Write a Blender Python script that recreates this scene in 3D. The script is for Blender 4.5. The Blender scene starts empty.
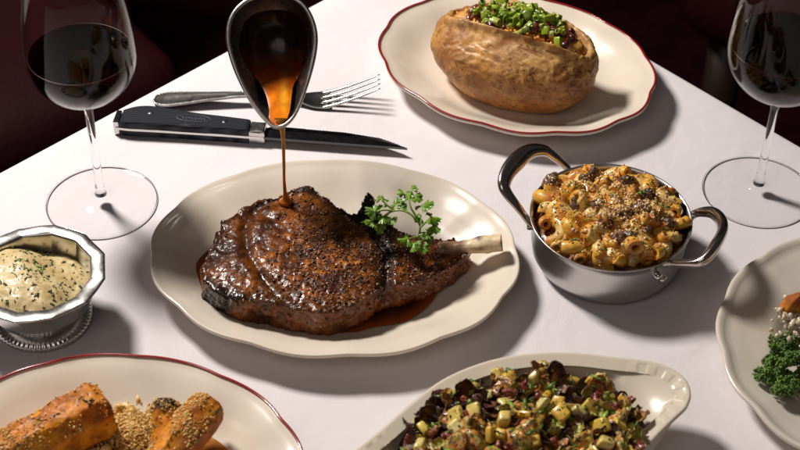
import bpy, bmesh, math, random
import numpy as np
from mathutils import Vector, Matrix, noise as mnoise

R = math.radians
PI = math.pi
scene = bpy.context.scene
COL = scene.collection

# ---------------------------------------------------------------- camera
PITCH, DIST, FPX, ROLL = R(42), 1.2, 1620.0, R(1.04)
fwd = np.array([0, math.cos(PITCH), -math.sin(PITCH)])
cam_loc = -fwd * DIST
_r = np.array([1.0, 0, 0]); _u = np.cross(_r, fwd)
cr, sr = math.cos(ROLL), math.sin(ROLL)
cam_r = cr * _r + sr * _u
cam_u = cr * _u - sr * _r
cam = bpy.data.cameras.new('camera')
cam.sensor_width = 36.0
cam.lens = 36.0 * FPX / 800.0
cam.clip_start = 0.05; cam.clip_end = 60
cam.dof.use_dof = True
cam.dof.focus_distance = 1.19
cam.dof.aperture_fstop = 13.0
co = bpy.data.objects.new('camera', cam); COL.objects.link(co)
M = Matrix(((cam_r[0], cam_u[0], -fwd[0], cam_loc[0]), (cam_r[1], cam_u[1], -fwd[1], cam_loc[1]),
            (cam_r[2], cam_u[2], -fwd[2], cam_loc[2]), (0, 0, 0, 1)))
co.matrix_world = M
scene.camera = co

# ---------------------------------------------------------------- light
w = bpy.data.worlds.new('World'); scene.world = w; w.use_nodes = True
w.node_tree.nodes['Background'].inputs[0].default_value = (1.0, 0.88, 0.84, 1)
w.node_tree.nodes['Background'].inputs[1].default_value = 0.032

def area(name, loc, target, size, power, color=(1, 1, 1), sy=None):
    l = bpy.data.lights.new(name, 'AREA'); l.shape = 'RECTANGLE' if sy else 'DISK'; l.size = size
    if sy: l.size_y = sy
    l.energy = power; l.color = color
    o = bpy.data.objects.new(name, l); COL.objects.link(o)
    o.location = loc
    o.rotation_euler = (Vector(target) - Vector(loc)).to_track_quat('-Z', 'Y').to_euler()
    return o
area('key_lamp', (-0.68, 0.55, 1.07), (0.0, 0.0, 0.0), 0.26, 25.5, (1.0, 0.935, 0.875))
area('fill_lamp', (-0.5, -1.3, 1.7), (0, 0, 0), 1.1, 4.2, (1.0, 0.88, 0.84))
scene.view_settings.view_transform = 'Standard'
scene.view_settings.look = 'None'
scene.view_settings.exposure = 0.0
scene.view_settings.gamma = 1.0
scene.cycles.max_bounces = 12
scene.cycles.transmission_bounces = 12
scene.cycles.transparent_max_bounces = 24
scene.cycles.sample_clamp_indirect = 6.0
scene.cycles.use_denoising = True
scene.cycles.caustics_reflective = False
scene.cycles.caustics_refractive = False

rng = np.random.default_rng(7)
rnd = random.Random(11)

def at(px, py, z=0.0):
    """the point of the height z that the photograph shows at (px, py)"""
    d = fwd + cam_r * (px - 400) / FPX - cam_u * (py - 225) / FPX
    t = (z - cam_loc[2]) / d[2]
    return cam_loc + d * t

def at_plane(px, py, o, n):
    d = fwd + cam_r * (px - 400) / FPX - cam_u * (py - 225) / FPX
    t = np.dot(np.array(o) - cam_loc, n) / np.dot(d, n)
    return cam_loc + d * t

# ---------------------------------------------------------------- noise
def _hash(ix, iy, iz, seed):
    h = (ix.astype(np.int64) * 374761393 + iy.astype(np.int64) * 668265263 + iz.astype(np.int64) * 2147483647 + seed * 974711)
    h = (h ^ (h >> 13)) * 1274126177
    h = h & 0xffffffff
    h = (h ^ (h >> 16)) & 0xffff
    return h / 65535.0

def vn(P, scale, seed=0):
    Q = np.asarray(P) * scale + 1000.0
    I = np.floor(Q); f = Q - I; f = f * f * (3 - 2 * f); I = I.astype(np.int64)
    x, y, z = I.T; fx, fy, fz = f.T
    def c(a, b, d): return _hash(x + a, y + b, z + d, seed)
    v = ((c(0,0,0)*(1-fx)+c(1,0,0)*fx)*(1-fy)+(c(0,1,0)*(1-fx)+c(1,1,0)*fx)*fy)*(1-fz) + \
        ((c(0,0,1)*(1-fx)+c(1,0,1)*fx)*(1-fy)+(c(0,1,1)*(1-fx)+c(1,1,1)*fx)*fy)*fz
    return v * 2 - 1

def fbm(P, scale, octs=4, seed=0, gain=0.5):
    s = 0; a = 1; t = 0
    for k in range(octs):
        s = s + a * vn(P, scale * 2 ** k, seed + k * 17); t += a; a *= gain
    return s / t

def ss(a, b, x):
    t = np.clip((x - a) / (b - a), 0, 1)
    return t * t * (3 - 2 * t)

def mix(c1, c2, t):
    t = np.asarray(t)[:, None]
    return np.asarray(c1) * (1 - t) + np.asarray(c2) * t

# ---------------------------------------------------------------- materials
class NT:
    def __init__(s, name):
        s.m = bpy.data.materials.new(name); s.m.use_nodes = True
        s.t = s.m.node_tree; s.b = s.t.nodes['Principled BSDF']
    def n(s, typ, **kw):
        x = s.t.nodes.new(typ)
        for k, v in kw.items():
            if k in x.inputs: x.inputs[k].default_value = v
            else: setattr(x, k, v)
        return x
    def l(s, a, b): s.t.links.new(a, b)
    def set(s, **kw):
        for k, v in kw.items():
            k = k.replace('_', ' ')
            s.b.inputs[k].default_value = v
        return s
    def coord(s): 
        return s.n('ShaderNodeTexCoord').outputs['Object']
    def noise(s, scale, detail=4, rough=0.55, vec=None, dist=0):
        x = s.n('ShaderNodeTexNoise'); x.inputs['Scale'].default_value = scale
        x.inputs['Detail'].default_value = detail; x.inputs['Roughness'].default_value = rough
        x.inputs['Distortion'].default_value = dist
        s.l(vec or s.coord(), x.inputs['Vector']); return x.outputs['Fac']
    def voro(s, scale, vec=None, feature='F1'):
        x = s.n('ShaderNodeTexVoronoi'); x.inputs['Scale'].default_value = scale; x.feature = feature
        s.l(vec or s.coord(), x.inputs['Vector']); return x
    def ramp(s, fac, stops):
        x = s.n('ShaderNodeValToRGB'); e = x.color_ramp.elements
        while len(e) > 1: e.remove(e[-1])
        e[0].position = stops[0][0]; e[0].color = (*stops[0][1], 1)
        for p, c in stops[1:]:
            q = e.new(p); q.color = (*c, 1)
        s.l(fac, x.inputs[0]); return x.outputs[0]
    def fr(s, fac, a, b, lo=0.0, hi=1.0):
        x = s.n('ShaderNodeMapRange'); x.inputs[1].default_value = lo; x.inputs[2].default_value = hi
        x.inputs[3].default_value = a; x.inputs[4].default_value = b
        s.l(fac, x.inputs[0]); return x.outputs[0]
    def mul(s, a, b, fac=1.0, mode='MULTIPLY'):
        x = s.n('ShaderNodeMix'); x.data_type = 'RGBA'; x.blend_type = mode
        if isinstance(fac, float): x.inputs[0].default_value = fac
        else: s.l(fac, x.inputs[0])
        for i, v in ((6, a), (7, b)):
            if isinstance(v, tuple): x.inputs[i].default_value = (*v, 1)
            else: s.l(v, x.inputs[i])
        return x.outputs[2]
    def bump(s, fac, strength, dist=0.001, prev=None):
        x = s.n('ShaderNodeBump'); x.inputs['Strength'].default_value = strength
        x.inputs['Distance'].default_value = dist
        s.l(fac, x.inputs['Height'])
        if prev is not None: s.l(prev, x.inputs['Normal'])
        return x.outputs[0]
    def color(s, o): s.l(o, s.b.inputs['Base Color'])
    def rough(s, o): s.l(o, s.b.inputs['Roughness'])
    def normal(s, o):
        s.l(o, s.b.inputs['Normal'])
    def island(s):
        return s.n('ShaderNodeNewGeometry').outputs['Random Per Island']
    def objrand(s):
        return s.n('ShaderNodeObjectInfo').outputs['Random']
    def attr(s, name='Col'):
        x = s.n('ShaderNodeVertexColor'); x.layer_name = name; return x.outputs[0]

MT = {}
def plain(name, c, rough=0.5, metal=0.0, coat=0.0, sss=0.0, rad=(1, .5, .3), scl=0.003, spec=0.5, bump=None, coatr=0.05):
    m = NT(name).set(Base_Color=(*c, 1), Roughness=rough, Metallic=metal, Coat_Weight=coat, Subsurface_Weight=sss,
                     Subsurface_Radius=rad, Subsurface_Scale=scl, Specular_IOR_Level=spec, Coat_Roughness=coatr)
    if bump:
        m.normal(m.bump(m.noise(bump[0]), bump[1], bump[2]))
    MT[name] = m.m
    return m

# table cloth: fine woven cotton
m = NT('cloth').set(Roughness=0.85, Specular_IOR_Level=0.2, Sheen_Weight=0.15)
big = m.noise(9, 3)
m.color(m.ramp(big, [(0.3, (0.76, 0.715, 0.735)), (0.7, (0.79, 0.745, 0.76))]))
wv = m.n('ShaderNodeTexWave'); wv.inputs['Scale'].default_value = 420; wv.bands_direction = 'X'; m.l(m.coord(), wv.inputs['Vector'])
wv2 = m.n('ShaderNodeTexWave'); wv2.inputs['Scale'].default_value = 420; wv2.bands_direction = 'Y'; m.l(m.coord(), wv2.inputs['Vector'])
b1 = m.bump(wv.outputs['Fac'], 0.25, 0.0002)
b2 = m.bump(wv2.outputs['Fac'], 0.25, 0.0002, b1)
b3 = m.bump(m.noise(160, 4), 0.25, 0.0006, b2)
m.normal(m.bump(m.noise(14, 3, 0.5, dist=0.4), 0.5, 0.006, b3)); MT['cloth'] = m.m

# cream porcelain
def porcelain(name, c, spk=True):
    m = NT(name).set(Roughness=0.22, Coat_Weight=0.6, Coat_Roughness=0.06, Subsurface_Weight=0.12, Subsurface_Scale=0.002,
                     Specular_IOR_Level=0.5)
    m.color(m.ramp(m.noise(30, 5), [(0.3, tuple(x * 0.965 for x in c)), (0.7, c)]))
    m.rough(m.fr(m.noise(60, 4), 0.16, 0.3))
    m.normal(m.bump(m.noise(45, 3), 0.12, 0.001)); MT[name] = m.m
porcelain('cream_china', (0.79, 0.705, 0.585))
porcelain('cream_stoneware', (0.75, 0.665, 0.53))
porcelain('pale_china', (0.72, 0.655, 0.55))
plain('red_glaze', (0.27, 0.012, 0.014), 0.2, coat=0.6)

# metals
def metal(name, c, rough, aniso=0.0, brushed=False, scr=0.3):
    m = NT(name).set(Base_Color=(*c, 1), Metallic=1.0, Roughness=rough)
    if brushed:
        mp = m.n('ShaderNodeMapping'); mp.inputs['Scale'].default_value = (30, 30, 900); m.l(m.coord(), mp.inputs['Vector'])
        nz = m.noise(1.0, 5, 0.7, vec=mp.outputs[0])
        m.rough(m.fr(nz, rough * 0.75, rough * 1.35)); m.normal(m.bump(nz, 0.25, 0.0002))
    else:
        m.rough(m.fr(m.noise(180, 5, 0.7), rough * 0.6, rough * 1.6))
        m.normal(m.bump(m.noise(300, 4), scr * 0.2, 0.0001))
    MT[name] = m.m
metal('blade_rivet', (0.16, 0.17, 0.19), 0.3)
metal('polished_steel', (0.62, 0.60, 0.58), 0.07)
metal('cutlery_steel', (0.56, 0.545, 0.52), 0.2)
metal('brushed_steel', (0.58, 0.56, 0.54), 0.30, brushed=True)
metal('blade_steel', (0.09, 0.09, 0.095), 0.22)
metal('silver_plate', (0.60, 0.585, 0.56), 0.22)
metal('boat_steel', (0.62, 0.59, 0.55), 0.26)
metal('handle_steel', (0.58, 0.52, 0.48), 0.17)
metal('inner_steel', (0.42, 0.38, 0.34), 0.16)

# knife handle: black pakka layers
m = NT('black_handle').set(Roughness=0.34, Specular_IOR_Level=0.15)
wv = m.n('ShaderNodeTexWave'); wv.inputs['Scale'].default_value = 190; wv.inputs['Distortion'].default_value = 4.0
wv.inputs['Detail Scale'].default_value = 0.25
wv.bands_direction = 'Y'; m.l(m.coord(), wv.inputs['Vector'])
m.color(m.ramp(wv.outputs['Fac'], [(0, (0.008, 0.009, 0.012)), (1, (0.040, 0.044, 0.054))]))
m.normal(m.bump(m.noise(900, 3), 0.15, 0.0003)); MT['black_handle'] = m.m
plain('engraving', (0.10, 0.11, 0.14), 0.35)

# thin glass: fresnel reflection over straight-through light (thin walls)
m = NT('thin_glass'); nt = m.t; nt.nodes.remove(m.b)
out = nt.nodes['Material Output']
tr = m.n('ShaderNodeBsdfTransparent'); tr.inputs[0].default_value = (1, 1, 1, 1)
gl = m.n('ShaderNodeBsdfGlossy'); gl.inputs['Roughness'].default_value = 0.0
fz = m.n('ShaderNodeFresnel'); geo = m.n('ShaderNodeNewGeometry'); m.l(m.fr(geo.outputs['Backfacing'], 1.24, 1 / 1.24), fz.inputs[0])
mx = m.n('ShaderNodeMixShader'); m.l(fz.outputs[0], mx.inputs[0]); m.l(tr.outputs[0], mx.inputs[1]); m.l(gl.outputs[0], mx.inputs[2])
m.l(mx.outputs[0], out.inputs[0]); MT['thin_glass'] = m.m
m = NT('stem_glass').set(Base_Color=(1, 1, 1, 1), Roughness=0.01, Transmission_Weight=1.0, IOR=1.5); MT['stem_glass'] = m.m
m = NT('red_wine').set(Base_Color=(0.5, 0.004, 0.012, 1), Roughness=0.0, Transmission_Weight=1.0, IOR=1.14)
va = m.n('ShaderNodeVolumeAbsorption'); va.inputs['Color'].default_value = (0.55, 0.01, 0.02, 1); va.inputs['Density'].default_value = 170
m.l(va.outputs[0], m.t.nodes['Material Output'].inputs['Volume']); MT['red_wine'] = m.m

m = NT('sauce_film').set(Roughness=0.42, Specular_IOR_Level=0.35, Metallic=0.0)
m.color(m.ramp(m.noise(70, 4), [(0.35, (0.008, 0.005, 0.003)), (0.55, (0.025, 0.012, 0.006)), (0.68, (0.12, 0.05, 0.02))])); m.normal(m.bump(m.noise(120, 3), 0.3, 0.001)); MT['sauce_film'] = m.m
m = NT('wine_edge').set(Base_Color=(0.018, 0.0003, 0.0006, 1), Roughness=0.3, Transmission_Weight=0.2, Subsurface_Weight=0.3, Subsurface_Scale=0.004, Subsurface_Radius=(1, .1, .1), IOR=1.2); MT['wine_edge'] = m.m
# background
m = NT('maroon_leather').set(Roughness=0.7, Specular_IOR_Level=0.12); m.color(m.ramp(m.noise(6, 4), [(0.3, (0.012, 0.0005, 0.0018)), (0.7, (0.022, 0.001, 0.0032))]))
m.normal(m.bump(m.voro(220).outputs['Distance'], 0.3, 0.001)); MT['maroon_leather'] = m.m
m = NT('maroon_carpet').set(Roughness=0.95, Specular_IOR_Level=0.1); m.color(m.ramp(m.noise(25, 6), [(0.3, (0.010, 0.0008, 0.002)), (0.7, (0.026, 0.002, 0.005))]))
m.normal(m.bump(m.noise(400, 3), 0.6, 0.004)); MT['maroon_carpet'] = m.m
plain('dark_wood', (0.02, 0.009, 0.006), 0.4)

# food materials; 'vc' ones take the colour from the mesh's own colour attribute
def food_vc(name, rough=(0.3, 0.6), coat=0.3, sss=0.1, scl=0.002, rad=(1, .45, .2), nscale=500, nstr=0.35, nd=0.0006, var=0.35, spec=0.5, coatr=0.1, detail=5):
    m = NT(name).set(Coat_Weight=coat, Coat_Roughness=coatr, Subsurface_Weight=sss, Subsurface_Scale=scl, Subsurface_Radius=rad, Specular_IOR_Level=spec)
    v = m.ramp(m.noise(nscale, detail, 0.65), [(0.3, (1 - var,) * 3), (0.72, (1 + var * 0.5,) * 3)])
    m.color(m.mul(m.attr(), v)); m.rough(m.fr(m.noise(nscale * 0.7, 4), rough[0], rough[1], 0.3, 0.7))
    m.normal(m.bump(m.noise(nscale, detail, 0.7), nstr, nd)); MT[name] = m.m
    return m
m = food_vc('steak_meat', (0.2, 0.5), coat=0.9, sss=0.0, nscale=380, nstr=0.33, nd=0.0008, var=0.6, coatr=0.065, detail=6, spec=0.25)
m.b.inputs['Coat IOR'].default_value = 1.36
_vb = m.bump(m.voro(620).outputs['Distance'], 0.45, 0.0005); _nb = m.bump(m.noise(340, 6, 0.7), 0.28, 0.0008, _vb); m.normal(_nb); _cb = m.bump(m.noise(210, 4, 0.6, dist=1.0), 0.30, 0.0011); m.l(_cb, m.b.inputs['Coat Normal']); m.l(m.fr(m.noise(60, 3), 0.3, 1.0, 0.38, 0.6), m.b.inputs['Coat Weight'])
food_vc('bone', (0.35, 0.6), coat=0.15, sss=0.25, nscale=260, nstr=0.4, nd=0.0005, var=0.25)
food_vc('potato_skin', (0.38, 0.65), coat=0.16, sss=0.12, nscale=420, nstr=0.5, nd=0.0006, var=0.35, coatr=0.3)
food_vc('potato_flesh', (0.4, 0.6), coat=0.3, sss=0.3, nscale=500, nstr=0.4, var=0.2)
food_vc('creamy_sauce', (0.42, 0.6), coat=0.12, sss=0.3, scl=0.004, nscale=300, nstr=0.25, nd=0.0005, var=0.14)
food_vc('squash', (0.5, 0.75), coat=0.04, sss=0.1, scl=0.003, rad=(.8, .4, .08), spec=0.3, nscale=350, nstr=0.45, nd=0.0005, var=0.3, coatr=0.2)
food_vc('veg_vc', (0.3, 0.6), coat=0.35, sss=0.05, scl=0.002, nscale=450, nstr=0.45, nd=0.0006, var=0.35, coatr=0.12)
food_vc('pasta', (0.3, 0.55), coat=0.3, sss=0.2, scl=0.003, rad=(1, .5, .12), nscale=420, nstr=0.4, nd=0.0005, var=0.32, coatr=0.15)

def bits(name, stops, rough=0.5, coat=0.3, sss=0.1, per='island', nscale=700, nstr=0.5, var=0.3, coatr=0.1):
    m = NT(name).set(Roughness=rough, Coat_Weight=coat, Coat_Roughness=coatr, Subsurface_Weight=sss, Subsurface_Scale=0.0015)
    r = m.island() if per == 'island' else m.objrand()
    c = m.ramp(r, stops)
    v = m.ramp(m.noise(nscale, 4), [(0.3, (1 - var,) * 3), (0.7, (1 + var * 0.4,) * 3)])
    m.color(m.mul(c, v)); m.normal(m.bump(m.noise(nscale, 4), nstr, 0.0004)); MT[name] = m.m
bits('pepper_crust', [(0, (0.06, 0.018, 0.006)), (0.4, (0.22, 0.07, 0.018)), (0.75, (0.42, 0.17, 0.06)), (1, (0.62, 0.38, 0.2))], 0.3, 0.6)
bits('toasted_crumb', [(0, (0.26, 0.10, 0.025)), (0.3, (0.58, 0.29, 0.08)), (0.7, (0.80, 0.54, 0.22)), (1, (0.88, 0.72, 0.45))], 0.6, 0.1)
bits('golden_crumb', [(0, (0.62, 0.29, 0.05)), (0.5, (0.80, 0.48, 0.12)), (1, (0.88, 0.66, 0.28))], 0.5, 0.3)
bits('char_bit', [(0, (0.012, 0.007, 0.006)), (1, (0.06, 0.02, 0.012))], 0.4, 0.4)
bits('herb', [(0, (0.05, 0.11, 0.006)), (0.6, (0.13, 0.26, 0.015)), (1, (0.26, 0.42, 0.04))], 0.45, 0.2)
bits('dark_herb', [(0, (0.015, 0.03, 0.006)), (1, (0.05, 0.09, 0.015))], 0.45, 0.2)
bits('scallion', [(0, (0.10, 0.17, 0.006)), (0.5, (0.25, 0.36, 0.015)), (0.8, (0.42, 0.52, 0.05)), (1, (0.66, 0.70, 0.28))], 0.3, 0.4, 0.2, per='obj')
bits('cheddar', [(0, (0.75, 0.26, 0.01)), (1, (0.82, 0.38, 0.03))], 0.35, 0.3, 0.3, per='obj', var=0.12)
bits('bacon', [(0, (0.05, 0.008, 0.012)), (0.5, (0.16, 0.02, 0.02)), (1, (0.35, 0.07, 0.03))], 0.3, 0.6, 0.1, per='obj')
bits('yellow_veg', [(0, (0.68, 0.36, 0.02)), (0.5, (0.80, 0.56, 0.09)), (1, (0.84, 0.72, 0.28))], 0.3, 0.6, 0.3, per='obj', nscale=250, var=0.3)
bits('broccoli', [(0, (0.03, 0.08, 0.005)), (0.6, (0.08, 0.18, 0.01)), (1, (0.17, 0.30, 0.03))], 0.4, 0.35, 0.1)
bits('onion', [(0, (0.6, 0.5, 0.34)), (1, (0.78, 0.7, 0.52))], 0.2, 0.7, 0.4)
plain('broccoli_stalk', (0.05, 0.13, 0.02), 0.35, coat=0.4, sss=0.1)
m = NT('parsley').set(Roughness=0.4, Coat_Weight=0.25, Subsurface_Weight=0.0)
m.color(m.ramp(m.noise(260, 3), [(0.3, (0.07, 0.17, 0.008)), (0.7, (0.22, 0.38, 0.025))]))
m.b.inputs['Transmission Weight'].default_value = 0.0
m.normal(m.bump(m.noise(500, 3), 0.4, 0.0004)); MT['parsley'] = m.m
m = NT('brown_sauce').set(Roughness=0.05, Coat_Weight=0.5, Coat_Roughness=0.02, Subsurface_Weight=0.1, Subsurface_Scale=0.002)
m.color(m.attr()); m.normal(m.bump(m.noise(180, 3), 0.15, 0.0006)); MT['brown_sauce'] = m.m
m = NT('amber_sauce').set(Specular_IOR_Level=0.2, Roughness=0.25, Coat_Weight=0.2, Coat_Roughness=0.1, Subsurface_Weight=0.15, Subsurface_Scale=0.004, Subsurface_Radius=(1, .3, .05))
m.color(m.mul(m.attr(), m.ramp(m.noise(110, 2), [(0.3, (0.6, 0.6, 0.6)), (0.7, (1.15, 1.15, 1.15))]))); MT['amber_sauce'] = m.m

# ---------------------------------------------------------------- builders
def thing(name, label, cat, loc=(0, 0, 0), group=None):
    o = bpy.data.objects.new(name, None); COL.objects.link(o)
    o.empty_display_size = 0.01
    o.location = loc; o['label'] = label; o['category'] = cat
    if group: o['group'] = group
    return o

def tag(o, label=None, cat=None, group=None, kind=None):
    if label: o['label'] = label
    if cat: o['category'] = cat
    if group: o['group'] = group
    if kind: o['kind'] = kind
    return o

def obj(name, V, F, mat, parent=None, smooth=True, col=None, loc=None):
    """V in world coordinates; stored relative to the parent thing's base (or loc)"""
    V = np.asarray(V, float)
    base = np.array(parent.location) if parent is not None and parent.parent is None else None
    if parent is not None and parent.parent is not None:
        base = np.array(parent.parent.location)
    if parent is not None and parent.type == 'MESH' and parent.parent is None: base = np.array(parent.location)
    if parent is None: base = np.array(loc if loc is not None else (V.mean(0)[0], V.mean(0)[1], V[:, 2].min()))
    me = bpy.data.meshes.new(name)
    me.from_pydata((V - base).tolist(), [], [tuple(int(i) for i in f) for f in F])
    if smooth: me.polygons.foreach_set('use_smooth', [True] * len(me.polygons))
    if col is not None:
        a = me.color_attributes.new('Col', 'FLOAT_COLOR', 'POINT')
        c4 = np.c_[np.clip(np.asarray(col, float), 0, 1), np.ones(len(V))].astype(np.float32)
        a.data.foreach_set('color', c4.ravel())
    me.materials.append(MT[mat])
    me.update()
    o = bpy.data.objects.new(name, me); COL.objects.link(o)
    if parent is not None: o.parent = parent
    else: o.location = base
    return o

def grid_faces(nr, nc, close=True, flip=False):
    F = []
    for i in range(nr - 1):
        for j in range(nc if close else nc - 1):
            k = (j + 1) % nc
            f = (i * nc + j, i * nc + k, (i + 1) * nc + k, (i + 1) * nc + j)
            F.append(f[::-1] if flip else f)
    return F

def loft(rings, cap0=False, cap1=False, close=True):
    n = len(rings[0]); V = np.concatenate(rings); F = grid_faces(len(rings), n, close)
    V = list(V)
    if cap0:
        V.append(np.mean(rings[0], 0)); c = len(V) - 1
        F += [(c, (j + 1) % n, j) for j in range(n)]
    if cap1:
        V.append(np.mean(rings[-1], 0)); c = len(V) - 1; b = (len(rings) - 1) * n
        F += [(c, b + j, b + (j + 1) % n) for j in range(n)]
    return np.array(V), F

def lathe(profile, c, n=96, cap0=False, cap1=False):
    t = np.linspace(0, 2 * PI, n, endpoint=False)
    return loft([np.c_[c[0] + r * np.cos(t), c[1] + r * np.sin(t), np.full(n, c[2] + z)] for r, z in profile], cap0, cap1)

def tube(path, rad, n=12, cap=True, flat=1.0, up=(0, 0, 1)):
    """tube along a path; flat squeezes the section along the second axis"""
    P = np.asarray(path, float); m = len(P)
    rad = np.broadcast_to(np.asarray(rad, float), (m,)) if np.ndim(rad) <= 1 else rad
    fl = np.broadcast_to(np.asarray(flat, float), (m,))
    T = np.gradient(P, axis=0); T /= np.linalg.norm(T, axis=1)[:, None] + 1e-12
    N = None; rings = []
    u = np.asarray(up, float)
    t = np.linspace(0, 2 * PI, n, endpoint=False)
    for i in range(m):
        if N is None:
            N = np.cross(u, T[i])
            if np.linalg.norm(N) < 1e-6: N = np.cross((1, 0, 0.1), T[i])
        N = N - T[i] * (N @ T[i]); N /= np.linalg.norm(N)
        B = np.cross(T[i], N)
        rings.append(P[i] + rad[i] * (np.cos(t)[:, None] * N + fl[i] * np.sin(t)[:, None] * B))
    return loft(rings, cap, cap)

def spline(pts, n=40, closed=False):
    P = np.asarray(pts, float); m = len(P)
    out = []
    if closed: idx = lambda k: P[k % m]; segs = m
    else:
        ext = np.vstack([2 * P[0] - P[1], P, 2 * P[-1] - P[-2]]); idx = lambda k: ext[k + 1]; segs = m - 1
    per = max(2, int(round(n / segs)))
    for s in range(segs):
        p0, p1, p2, p3 = idx(s - 1), idx(s), idx(s + 1), idx(s + 2)
        for k in range(per):
            t = k / per
            out.append(0.5 * ((2 * p1) + (-p0 + p2) * t + (2 * p0 - 5 * p1 + 4 * p2 - p3) * t * t + (-p0 + 3 * p1 - 3 * p2 + p3) * t ** 3))
    if not closed: out.append(P[-1])
    return np.array(out)

def resample(P, n, closed=True):
    Q = np.vstack([P, P[:1]]) if closed else P
    d = np.r_[0, np.cumsum(np.linalg.norm(np.diff(Q, axis=0), axis=1))]
    s = np.linspace(0, d[-1], n, endpoint=not closed)
    return np.c_[tuple(np.interp(s, d, Q[:, k]) for k in range(Q.shape[1]))]

def merge(parts):
    V = []; F = []; k = 0
    for v, f in parts:
        V.append(np.asarray(v)); F += [tuple(i + k for i in q) for q in f]; k += len(v)
    return np.concatenate(V), F

def box(c, s, bev=0.0, rot=None):
    bm = bmesh.new(); bmesh.ops.create_cube(bm, size=1.0)
    for v in bm.verts: v.co = Vector((v.co.x * s[0], v.co.y * s[1], v.co.z * s[2]))
    if bev: bmesh.ops.bevel(bm, geom=list(bm.edges), offset=bev, segments=3, affect='EDGES', profile=0.5)
    V = np.array([v.co[:] for v in bm.verts]); F = [tuple(x.index for x in f.verts) for f in bm.faces]
    bm.free()
    if rot is not None: V = V @ np.asarray(rot).T
    return V + np.asarray(c), F

def ico(sub=1):
    bm = bmesh.new(); bmesh.ops.create_icosphere(bm, subdivisions=sub, radius=1.0)
    V = np.array([v.co[:] for v in bm.verts]); F = [tuple(x.index for x in f.verts) for f in bm.faces]; bm.free()
    return V, F
ICO1 = ico(1); ICO2 = ico(2); ICO3 = ico(3); ICO4 = ico(4); ICO5 = ico(5)

def rotm(a, b, c):
    return np.array((Matrix.Rotation(c, 3, 'Z') @ Matrix.Rotation(b, 3, 'Y') @ Matrix.Rotation(a, 3, 'X')))

def crumbs(P, lo, hi, seed=0, flat=1.0, jag=0.35, N=None):
    """many small grains as one mesh; flat < 1 makes flakes"""
    g = np.random.default_rng(seed); v0, f0 = ICO1; nv = len(v0)
    V = []; F = []
    for i, p in enumerate(P):
        s = lo + (hi - lo) * g.random() ** 2.0
        v = v0 * (1 + jag * g.uniform(-1, 1, (nv, 1))) * s * np.array([1, g.uniform(.55, 1), flat * g.uniform(.7, 1)]) * (np.array([1.25, .62, .6]) if flat < .4 else 1)
        a, b, c = g.uniform(0, 2 * PI, 3)
        if flat < 0.6: a, b = g.normal(0, .5), g.normal(0, .5)
        V.append(v @ rotm(a, b, c).T + p); F += [tuple(k + i * nv for k in f) for f in f0]
    return np.concatenate(V), F

def remeshed(V, F, voxel, smooth_it=8):
    me = bpy.data.meshes.new('work'); me.from_pydata([tuple(v) for v in V], [], [tuple(int(i) for i in f) for f in F])
    o = bpy.data.objects.new('work', me); COL.objects.link(o)
    md = o.modifiers.new('r', 'REMESH'); md.mode = 'VOXEL'; md.voxel_size = voxel
    if smooth_it:
        sm = o.modifiers.new('s', 'SMOOTH'); sm.factor = 0.5; sm.iterations = smooth_it
    dg = bpy.context.evaluated_depsgraph_get(); ev = o.evaluated_get(dg); m2 = bpy.data.meshes.new_from_object(ev)
    n = len(m2.vertices); W = np.empty(n * 3); m2.vertices.foreach_get('co', W); W = W.reshape(-1, 3)
    m2.update(); N = np.empty(n * 3); m2.vertex_normals.foreach_get('vector', N); N = N.reshape(-1, 3)
    FF = [tuple(p.vertices) for p in m2.polygons]
    bpy.data.objects.remove(o); bpy.data.meshes.remove(me); bpy.data.meshes.remove(m2)
    return W, FF, N

def normals(V, F):
    N = np.zeros_like(V)
    Q = np.array([f[:3] for f in F])
    n = np.cross(V[Q[:, 1]] - V[Q[:, 0]], V[Q[:, 2]] - V[Q[:, 0]])
    for k in range(3): np.add.at(N, Q[:, k], n)
    return N / (np.linalg.norm(N, axis=1)[:, None] + 1e-15)

def copy_thing(src, loc, rot=(0, 0, 0), scale=None, label=None):
    c = src.copy(); COL.objects.link(c); c.location = loc; c.rotation_euler = rot
    if scale is not None: c.scale = (scale,) * 3 if np.isscalar(scale) else scale
    if label: c['label'] = label
    for ch in list(src.children):
        d = ch.copy(); COL.objects.link(d); d.parent = c
        for g in ch.children:
            e = g.copy(); COL.objects.link(e); e.parent = d
    return c

def inside(poly, x, y):
    c = np.zeros(len(x), bool); n = len(poly)
    for i in range(n):
        x1, y1 = poly[i][:2]; x2, y2 = poly[(i + 1) % n][:2]
        k = ((y1 > y) != (y2 > y)) & (x < (x2 - x1) * (y - y1) / (y2 - y1 + 1e-12) + x1)
        c ^= k
    return c

def dist_poly(poly, x, y):
    d = np.full(len(x), 1e9); n = len(poly)
    for i in range(n):
        a = np.array(poly[i][:2]); b = np.array(poly[(i + 1) % n][:2]); e = b - a
        t = np.clip(((x - a[0]) * e[0] + (y - a[1]) * e[1]) / (e @ e + 1e-12), 0, 1)
        d = np.minimum(d, np.hypot(x - a[0] - t * e[0], y - a[1] - t * e[1]))
    return d

# ================================================================= SETTING
V, F = box((0, 2, -0.77), (12, 12, 0.02)); tag(obj('floor', V, F, 'maroon_carpet', smooth=False), kind='structure')
V, F = box((0, 5.0, 1.0), (12, 0.1, 3.6)); tag(obj('back_wall', V, F, 'maroon_carpet', smooth=False), kind='structure')

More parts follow.
